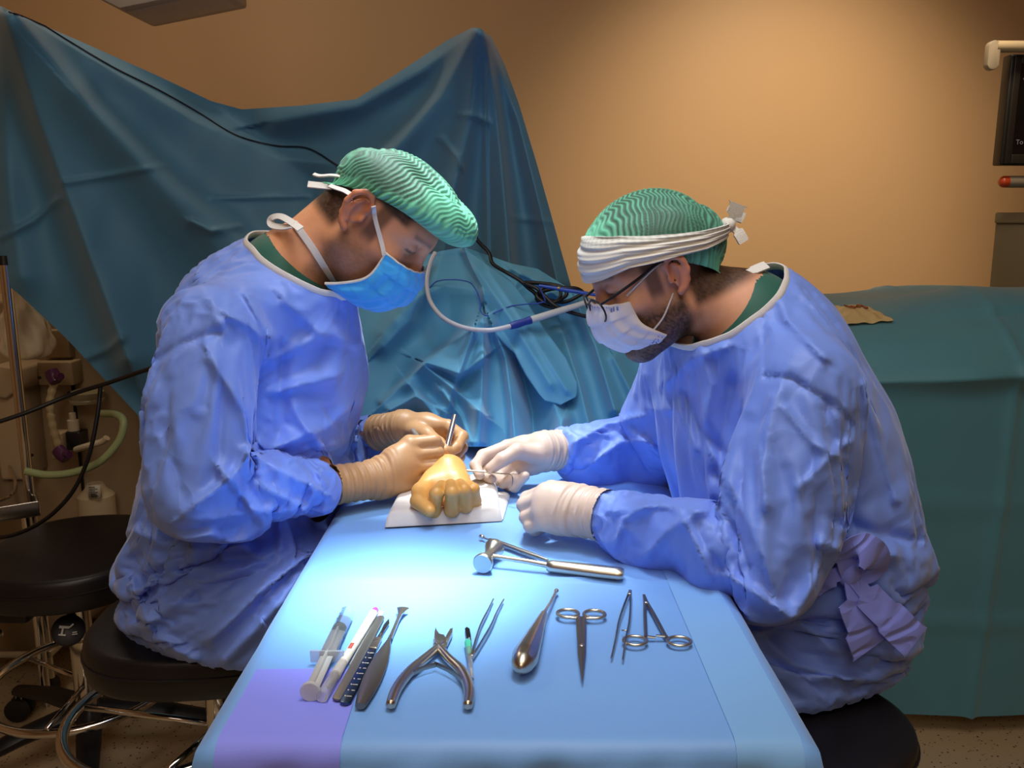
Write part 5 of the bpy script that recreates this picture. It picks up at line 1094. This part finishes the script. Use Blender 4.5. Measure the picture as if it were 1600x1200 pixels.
# mallet
t, M, L = tool('bone_mallet', 'steel bone mallet with a round two-faced head and a long flat handle', (768, 884), (974, 906), 'mallet')
hd = MB(); y = .0; prof = [(-.030, .0), (-.0299, .0125), (-.028, .0138), (-.022, .0130), (-.012, .0088), (0, .0075), (.012, .0085), (.022, .0125), (.028, .0142), (.0305, .0135), (.0306, .0)]
hd.lathe((-.004, -.030, .0142), (-.004, .030, .0142), [(p+.030, r) for p, r in prof], 28); hd.build('head', m_ss, t, M)
MB().tube([(-.004, 0, .0142), (.004, 0, .014), (.05, 0, .0118), (L*.45, 0, .0092)], [.0045, .0034, .0036, .0040], 14).build('shaft', m_ss, t, M)
n = 22; xs = np.linspace(L*.43, L, n); w = [(.0045 if i == 0 else .0068+.0022*math.sin(i/(n-1)*math.pi*.62))*(1 if i < n-1 else .8) for i in range(n)]; MB().tube([(x, 0, .0082) for x in xs], [(a*1.25, .0082 if 0 < i < n-1 else .006) for i, a in enumerate(w)], 16).build('handle', m_ss, t, M)
MB().lathe((-.004, -.0302, .0142), (-.004, -.0312, .0142), [(0, .0128), (.0006, .0126), (.0007, 0)], 28).build('striking_face', mat('pale_face', 'a9b6bd', .5, .6), t, M, label='pale striking face')
# double-ended curette behind it
t, M, L = tool('curette', 'slim double-ended steel curette lying behind the mallet', (752, 843), (866, 885), 'curette')
def flat(mb, xs, ws, hs, z, n=14): return mb.tube([(x, 0, z) for x in xs], list(zip(ws, hs)), n)
flat(MB(), np.linspace(.018, L-.012, 12), [.0020, .003, .0040, .0046, .0048, .0048, .0048, .0048, .0046, .004, .003, .002], [.0022, .003, .0034, .0034, .0034, .0034, .0034, .0034, .0034, .0034, .003, .0022], .005).build('handle', m_ssd, t, M)
for x0_, x1_, s in ((.018, 0, 1), (L-.012, L+.004, -1)):
    cu = MB().tube([(x0_, 0, .004), ((x0_+x1_)/2, 0, .004), (x1_+.003*s, 0, .005)], [.0016, .0014, .0018], 10); cu.ball((x1_+.001*s, 0, .005), (.0048, .0036, .0032), 14, 8); cu.build('spoon', m_ss, t, M)
# gouge with pear-shaped handle
t, M, L = tool('pear_handled_gouge', 'steel gouge with a fat fluted pear-shaped handle beside the scissors', (812, 1066), (870, 927), 'gouge')
xs = L*.60*np.linspace(0, 1, 40)**1.5; u = xs/(L*.60); rr = .0142*np.sqrt(np.clip(1-((.22-u)/.22)**2, 0, 1))*(u < .22) + (u >= .22)*(.0142-.0105*(np.clip(u-.22, 0, 1)/.78)**1.1)
nn = 32; V = []; 
for i, x in enumerate(xs):
    for k in range(nn):
        a = 2*math.pi*k/nn; fl = 1-.06*abs(math.cos(a*4))*(1 if .12 < u[i] < .97 else 0); V.append((x, max(rr[i], 2e-4)*fl*math.cos(a), .0142+max(rr[i], 2e-4)*fl*math.sin(a)))
Fc = [(i*nn+k, i*nn+(k+1) % nn, (i+1)*nn+(k+1) % nn, (i+1)*nn+k) for i in range(len(xs)-1) for k in range(nn)]
MB().add(V, Fc).build('handle', m_ss, t, M); MB().tube([(L*.58, 0, .0142), (L*.62, 0, .0135), (L*.8, 0, .0075), (L*.97, 0, .005)], [.0034, .0023, .0019, .0019], 12).build('shaft', m_ss, t, M)
MB().ball((L*.985, 0, .0050), (.0060, .0030, .0022), 14, 8).build('spoon_tip', m_ss, t, M)
# scissors, closed, rings away from the camera
t, M, L = tool('surgical_scissors', 'closed steel scissors with round finger rings pointing tips to the near table edge', (908, 966), (910, 1071), 'scissors')
def ring(cx, cy, rx, ry, z=.004, r=.0019, n=36): return [(cx+rx*math.cos(a), cy+ry*math.sin(a), z) for a in np.linspace(0, 2*math.pi, n+1)[:-1]]
for s in (1, -1):
    b = MB().tube(spline([(.006, s*.0030, .004), (.03, s*.0026, .004), (L*.45, s*.0018, .004), (L*.62, s*.0012, .0038+.0006*s), (L, 0, .0035)], 8), [(.0034, .0022)]*24+[(.0034-.0030*i/8, .0018-.0012*i/8) for i in range(9)], 12); b.build('blade', m_ssd, t, M)
    MB().tube(ring(-.003, s*.0158, .0105, .0125), [(.0022, .0022)]*36, 10, closed=True).tube([(.008, s*.0125, .004), (.008, s*.0045, .004), (.012, s*.0028, .004)], .0022, 10).build('finger_ring', m_ss, t, M)
MB().lathe((L*.52, 0, .004), (L*.52, 0, .0075), [(0, .0026), (.0028, .0026), (.0034, .0018)], 14).build('screw', m_ss, t, M)
# forceps beside the scissors (tips towards the camera)
def forceps(label, pe, pt1, pt2, w=.0032, pin=False, name='tissue_forceps', waist=.0):
    mid = ((pt1[0]+pt2[0])/2, (pt1[1]+pt2[1])/2); t, M, L = tool(name, label, pe, mid, 'forceps', None); Mi = M.inverted()
    for q in (pt1, pt2):
        e = Mi @ Vector(WZ(*q, TT)); s = 1 if e.y > 0 else -1
        pts = spline([(0, s*.0012, .005), (.010, s*.0020, .005), (L*.45, e.y*.62+s*.002, .0050), (L*.75, e.y*.90, .0045), (e.x, e.y, .003)], 8); k = len(pts)
        MB().tube(pts, [(.0012 if i < k-10 else .0010, w*(.55+.45*math.sin(min(i/(k*.5), 1)*math.pi*.5)) if i < k*.55 else w*(1-(i/k-.55)/.45*.72)) for i in range(k)], 10).build('arm', m_ssd, t, M)
    MB().box((-.004, -.0022, .0026), (.008, .0022, .0076), bev=.0008).build('joined_end', m_ss, t, M)
    if pin: MB().tube([(L*.62, -.0008, .005), (L*.62, .0075, .005)], .0008, 8).build('guide_pin', m_ss, t, M)
    return t
forceps('slim steel forceps with pointed tips and a guide pin, between scissors and clamp', (984, 932), (955, 1032), (973, 1035), pin=True)
forceps('open steel forceps spread beside the green needle hub, tips pointing away', (738, 1031), (771, 939), (787, 940), w=.0030)
# ring-handled clamp
t, M, L = tool('ring_handled_clamp', 'ring-handled steel clamp lying beyond the pointed forceps', (1006, 935), (1027, 1008), 'clamp')
for s, e in ((1, (1062, 1004)), (-1, (1003, 1004))):
    pe = M.inverted() @ Vector(WZ(*e, TT)); pts = spline([(.0, s*.0007, .004), (.02, s*.0014, .004), (L*.45, s*.0055, .004), (L*.84, s*.0105, .004), (L*.92, s*.012, .004)], 8); k = len(pts)
    MB().tube(pts, [(.0012+.0010*min(i/10, 1), .0018+.0006*min(i/10, 1)) for i in range(k)], 10).build('arm', m_ssd, t, M)
    rc = (L*.985, s*.0245); MB().tube(ring(rc[0], rc[1], .0105, .0128), .0020, 10, closed=True).build('finger_ring', m_ss, t, M)
    MB().tube([(L*.90, s*.0005, .004+.0012*s), (L*.90, s*.0135, .004)], [(.0024, .0014), (.0022, .0018)], 8).build('ratchet', m_ss, t, M)
MB().lathe((.024, 0, .003), (.024, 0, .0072), [(0, .003), (.0036, .003), (.0042, .002)], 14).build('pivot', m_ss, t, M)
# bone rongeur
t, M, L = tool('bone_rongeur', 'steel bone cutter with sprung curved handles, spread towards the near edge', (690, 1012), (672, 1100), 'rongeur'); Mi = M.inverted(); lp_ = lambda px, py, z=.006: np.array(Mi @ Vector(WZ(px, py, TT)))+np.array([0, 0, z])
for s, pts in ((-1, [(692, 1014), (668, 1034), (640, 1058), (620, 1085), (610, 1112)]), (1, [(682, 1016), (702, 1038), (722, 1058), (733, 1085), (731, 1113)])):
    p = spline([lp_(*q) for q in pts], 8); k = len(p); MB().tube(p, [((.0040+.0018*math.sin(i/(k-1)*2.6))*(1 if i < k-1 else .5), .0052 if i < k-1 else .003) for i in range(k)], 14).build('handle', m_ss, t, M)
MB().prism([tuple(lp_(*q)[:2]) for q in ((681, 993), (684, 1001), (694, 1003), (697, 1008), (698, 1022), (690, 1027), (680, 1022), (679, 1008))], .002, .0095, .001).build('joint_block', m_ss, t, M)
for pts, h in (([(678, 1010), (679, 998), (681, 990), (683, 996), (688, 1003), (690, 1012)], .0092), ([(694, 1012), (696, 1005), (703, 992), (708, 991), (707, 997), (699, 1014)], .0082)): MB().prism([tuple(lp_(*q)[:2]) for q in pts], .0025, h, .0007).build('jaw', m_ss, t, M)
ppv = lp_(690, 1024, .0); MB().lathe(ppv+np.array([0, 0, .004]), ppv+np.array([0, 0, .0105]), [(0, .0042), (.0055, .0042), (.0064, .003), (.0065, 0)], 16).build('rivet', m_ss, t, M)
for pts in ([(681, 1047), (660, 1053), (640, 1064), (624, 1082)], [(679, 1045), (700, 1055), (718, 1068), (729, 1084)]): p = spline([lp_(*q) for q in pts], 6); MB().tube(p, [(.0009, .0030)]*len(p), 8).build('leaf_spring', m_ssd, t, M)
# hypodermic needle with green hub in its clear sheath, loose blade at its tip
t, M, L = tool('capped_needle', 'hypodermic needle with mint green hub and clear sheath beside the open forceps', (731, 1008), (738, 1068), 'needle')
m_clear = mat('clear_plastic', 'eef3f6', .12, trans=.85, ior=1.15); m_mint = mat('mint_plastic', '4cc9a4', .35, trans=.15)
MB().lathe((0, 0, .0045), (L*.36, 0, .0045), [(0, .0034), (.003, .0040), (L*.12, .0036), (L*.2, .0032), (L*.36, .0020)], 16).build('hub', m_mint, t, M)
MB().tube([(L*.2, 0, .0045), (L*.97, 0, .0035)], [.0034, .0022], 14).build('sheath', m_clear, t, M); MB().tube([(L*.3, 0, .0045), (L*.9, 0, .0036)], .0006, 8).build('needle', m_ss, t, M)
t, M, L = tool('blade_refill', 'small loose slotted scalpel blade at the head of the green needle hub', (735, 1012), (730, 982), 'blade')
MB().prism([(0, -.0018), (L*.62, -.0026), (L*.9, -.0024), (L, .0005), (L*.92, .0030), (L*.55, .0028), (L*.02, .0018)], .0012, .0022).build('blade_body', mat('blade_steel', '57524c', .3, 1), t, M); MB().prism([(L*.06, -.0007), (L*.42, -.0009), (L*.42, .0009), (L*.06, .0007)], .0021, .0026).build('slot', mat('blade_slot', 'b9c4cc', .4, .5), t, M)
# syringe
t, M, L = tool('syringe', 'clear plastic syringe with a black rubber stopper and printed scale, left end of the row', (486, 1094), (544, 966), 'syringe')
R0 = .0085; bz0 = L*.42
MB().tube([(bz0-.004, 0, R0+.001), (L*.97, 0, R0+.001), (L, 0, R0+.001)], [R0, R0, R0*.8], 22).build('barrel', mat('barrel_clear', 'f1f6fa', .08, trans=.92, ior=1.08), t, M)
MB().prism([(bz0-.006, -.018), (bz0-.003, -.018), (bz0-.003, .018), (bz0-.006, .018)], .002, .016, .001).build('finger_flange', mat('flange_clear', 'dfe6ec', .2, trans=.6, ior=1.1), t, M)
MB().tube([(L*.70, 0, R0+.001), (L*.715, 0, R0+.001), (L*.745, 0, R0+.001), (L*.755, 0, R0+.001)], [R0*.93, R0*.97, R0*.97, R0*.6], 20).build('stopper', mat('black_rubber', '1f1f22', .5), t, M)
pl = MB(); m_pl = mat('plunger_plastic', 'dadde0', .35, trans=.35, ior=1.1)
for a in (0, math.pi/2): pl.box((.002, -.0068 if a == 0 else -.0008, R0+.001-(.0008 if a == 0 else .0068)), (L*.70, .0068 if a == 0 else .0008, R0+.001+(.0008 if a == 0 else .0068)))
pl.build('plunger_rod', m_pl, t, M); MB().lathe((-.002, 0, R0+.001), (.002, 0, R0+.001), [(0, .0095), (.001, .0105), (.003, .0105), (.004, .0095), (.0041, 0)], 26).build('thumb_rest', m_pl, t, M)
sc = MB()
for k in range(15):
    x = L*(.955-.0150*k); wd = .55 if k % 5 == 0 else .34
    sc.tube([(x, (R0+.0002)*math.sin(a), R0+.001+(R0+.0002)*math.cos(a)) for a in np.linspace(-.05, wd+.1, 6)], .00032, 5)
sc.build('printed_scale', mat('scale_print', '2b2d33', .6), t, M, kind='stuff')
# marker pen with a purple tip in a clear cap tube
t, M, L = tool('skin_marker', 'white skin marker with purple tip and clear cap, beside the syringe', (503, 1098), (588, 958), 'marker')
MB().tube([(L*.22, 0, .0055), (L*.94, 0, .0055)], .0048, 18).build('barrel', mat('marker_white', 'e9e4da', .35), t, M); MB().tube([(L*.94, 0, .0055), (L*.985, 0, .0055), (L, 0, .0055)], [.0046, .0040, .002], 16).build('purple_end', mat('marker_purple', '9a3fd0', .35), t, M, label='purple end')
MB().tube([(0, 0, .0062), (L*.24, 0, .0062), (L*.34, 0, .006)], [.0060, .0058, .0050], 18).build('clear_cap', mat('cap_clear', 'eef0f3', .12, trans=.75, ior=1.1), t, M); MB().tube([(L*.08, 0, .0055), (L*.23, 0, .0055)], [.0010, .0030], 10).build('nib', mat('nib_grey', '77757a', .5), t, M)
mk = MB()
for k in range(4): mk.box((L*(.46+.016*k), -.0022, .0100), (L*(.470+.016*k), .0018, .0106))
mk.build('red_print', mat('red_print', 'd8453a', .6), t, M)
# clear ruler strip beside the marker
t, M, L = tool('measuring_strip', 'narrow clear plastic strip lying along the marker', (552, 1040), (595, 956), 'ruler'); MB().box((0, -.0045, 0), (L, .0045, .0012), bev=.0004).build('strip', mat('strip_clear', 'f2f5f8', .15, trans=.7, ior=1.1), t, M)
# flat retractor
t, M, L = tool('flat_retractor', 'plain grey flat steel blade retractor next to the marker', (527, 1098), (596, 966), 'retractor')
def plate(L, w0, w1, n=10):
    o = [(w0*(1-math.cos(a)) if 0 else w0*.9*(1-math.sin(a)), -w0*math.cos(a)) for a in np.linspace(0, math.pi/2, 6)]
    o = [(w0*(1-math.cos(a)), -w0*math.sin(a)) for a in np.linspace(0, math.pi/2, 6)] + [(L-w1*(1-math.cos(a)), -w1*math.sin(a)) for a in np.linspace(math.pi/2, 0, 6)]
    return o + [(x, -y) for x, y in o[::-1][1:-1]]
MB().prism(plate(L, .0062, .0046), .0015, .0038, .0006).build('blade_plate', m_dull, t, M)
# scalpel with ruler handle
t, M, L = tool('scalpel', 'scalpel with ruler markings on its flat handle and a fitted blade', (538, 1104), (609, 968), 'scalpel')
MB().prism(plate(L*.60, .0058, .0048), .001, .0042, .0006).build('handle', mat('scalpel_blue_steel', '4d5f78', .3, 1), t, M, label='blue grey steel handle'); sm_ = MB()
for k in range(9): x = L*(.06+.058*k); sm_.box((x, -.0042, .0042), (x+.0009, -.0008 if k % 2 else .001, .0045)); sm_.ball((x+.0005, .0024, .0043), .0009, 8, 5)
sm_.build('ruler_marks', mat('mark_white', 'd3d3d3', .5), t, M, kind='stuff')
gp = MB().box((L*.585, -.0042, .0012), (L*.72, .0042, .0048), bev=.0005)
for k in range(9): gp.box((L*(.595+.0135*k), -.0044, .0047), (L*(.602+.0135*k), .0044, .0053))
gp.build('ribbed_grip', m_ss, t, M); MB().prism([(L*.71, -.0030), (L*.80, -.0022), (L*.92, -.0034), (L*.985, .0002), (L*.90, .0026), (L*.80, .0022), (L*.71, .0030)], .002, .0031, .0003).build('blade', mat('blade_bright', 'd2cbc0', .2, 1), t, M); MB().prism([(L*.74, -.0009), (L*.86, -.0009), (L*.86, .0009), (L*.74, .0009)], .003, .0035).build('blade_slot', MATS['blade_steel'], t, M)
# elevator with broad leaf handle and trumpet end
t, M, L = tool('bone_elevator', 'steel bone elevator with a broad dark leaf-shaped handle and a flared end', (563, 1110), (630, 957), 'elevator')
xs = np.linspace(0, L*.66, 22); u = xs/(L*.66); wv = .0105*np.clip(np.sin(np.clip(u*.93+.10, 0, 1)*math.pi)**.62, .16, 1)*(1-.10*u)
MB().tube([(x, 0, .0045) for x in xs], [(a, .0036) for a in wv], 18).build('handle', mat('elevator_dark', '8b857c', .42, 1), t, M)
MB().tube([(L*.64, 0, .0045), (L*.72, 0, .005), (L*.86, 0, .006), (L*.93, 0, .0065)], [(.0028, .0026), (.0022, .0022), (.0022, .0022), (.0032, .0024)], 12).build('neck', m_ss, t, M); MB().tube([(L*.92, 0, .0065), (L*.97, 0, .0062), (L*1.0, 0, .0055)], [(.0030, .0024), (.0058, .0024), (.0078, .0020)], 14).build('flared_end', m_ss, t, M)
# ------------------------------------------------------------------ instruments in the hands
a, b = WY(711, 648, 1.470), WY(689, 738, 1.405)
t = thing('periosteal_handle', 'ridged silver instrument handle held upright in the far tan glove', 'instrument', tuple(b)); D = b-a; Ln = np.linalg.norm(D); D /= Ln
pr = [(0, .003), (.001, .0046)]+[(.004+.0022*i, .0050 if i % 2 else .0043) for i in range(26)]+[(.064, .0036), (.068, .0028)]
MB().lathe(a, b, pr, 18).build('ridged_handle', m_ss, t); MB().tube([a+D*.066, a+D*(Ln*.85), b], [(.0026, .0026), (.0022, .0018), (.0012, .0010)], 12).build('shaft', m_ss, t)
a, b = WY(644, 671, 1.475), WY(676, 712, 1.435); t = thing('fine_forceps', 'clear handled instrument sticking up out of the near tan glove', 'instrument', tuple(b)); d = (b-a)/np.linalg.norm(b-a); MB().tube([a, a+d*.02, b], [(.0040, .0034), (.0046, .0036), (.003, .003)], 12).build('clear_shaft', mat('smoked_clear', 'b9b6b0', .15, trans=.6, ior=1.2), t)
MB().tube([b, WY(688, 735, 1.405)], [.0016, .0010], 8).build('tip', m_ss, t)
a, b, c_ = WY(703, 733, 1.395), WY(765, 738, 1.398), WY(783, 740, 1.385); t = thing('skin_hook', 'thin steel retractor with a wire loop end held by the pale open hand', 'retractor', tuple(b))
MB().tube([a, a*.6+b*.4, b, c_], [(.0011, .0011), (.0021, .0021), (.0021, .0018), (.0014, .0014)], 10).build('shaft', m_ss, t); MB().tube([a, a+np.array([-.006, .0, -.002]), a+np.array([-.008, -.002, -.007])], .0009, 8).build('hook', m_ss, t)
MB().tube(spline([c_, WY(797, 741, 1.372), WY(801, 748, 1.368), WY(800, 758, 1.366), WY(796, 765, 1.368)], 6), .0010, 8).build('wire_loop', m_ssd, t)
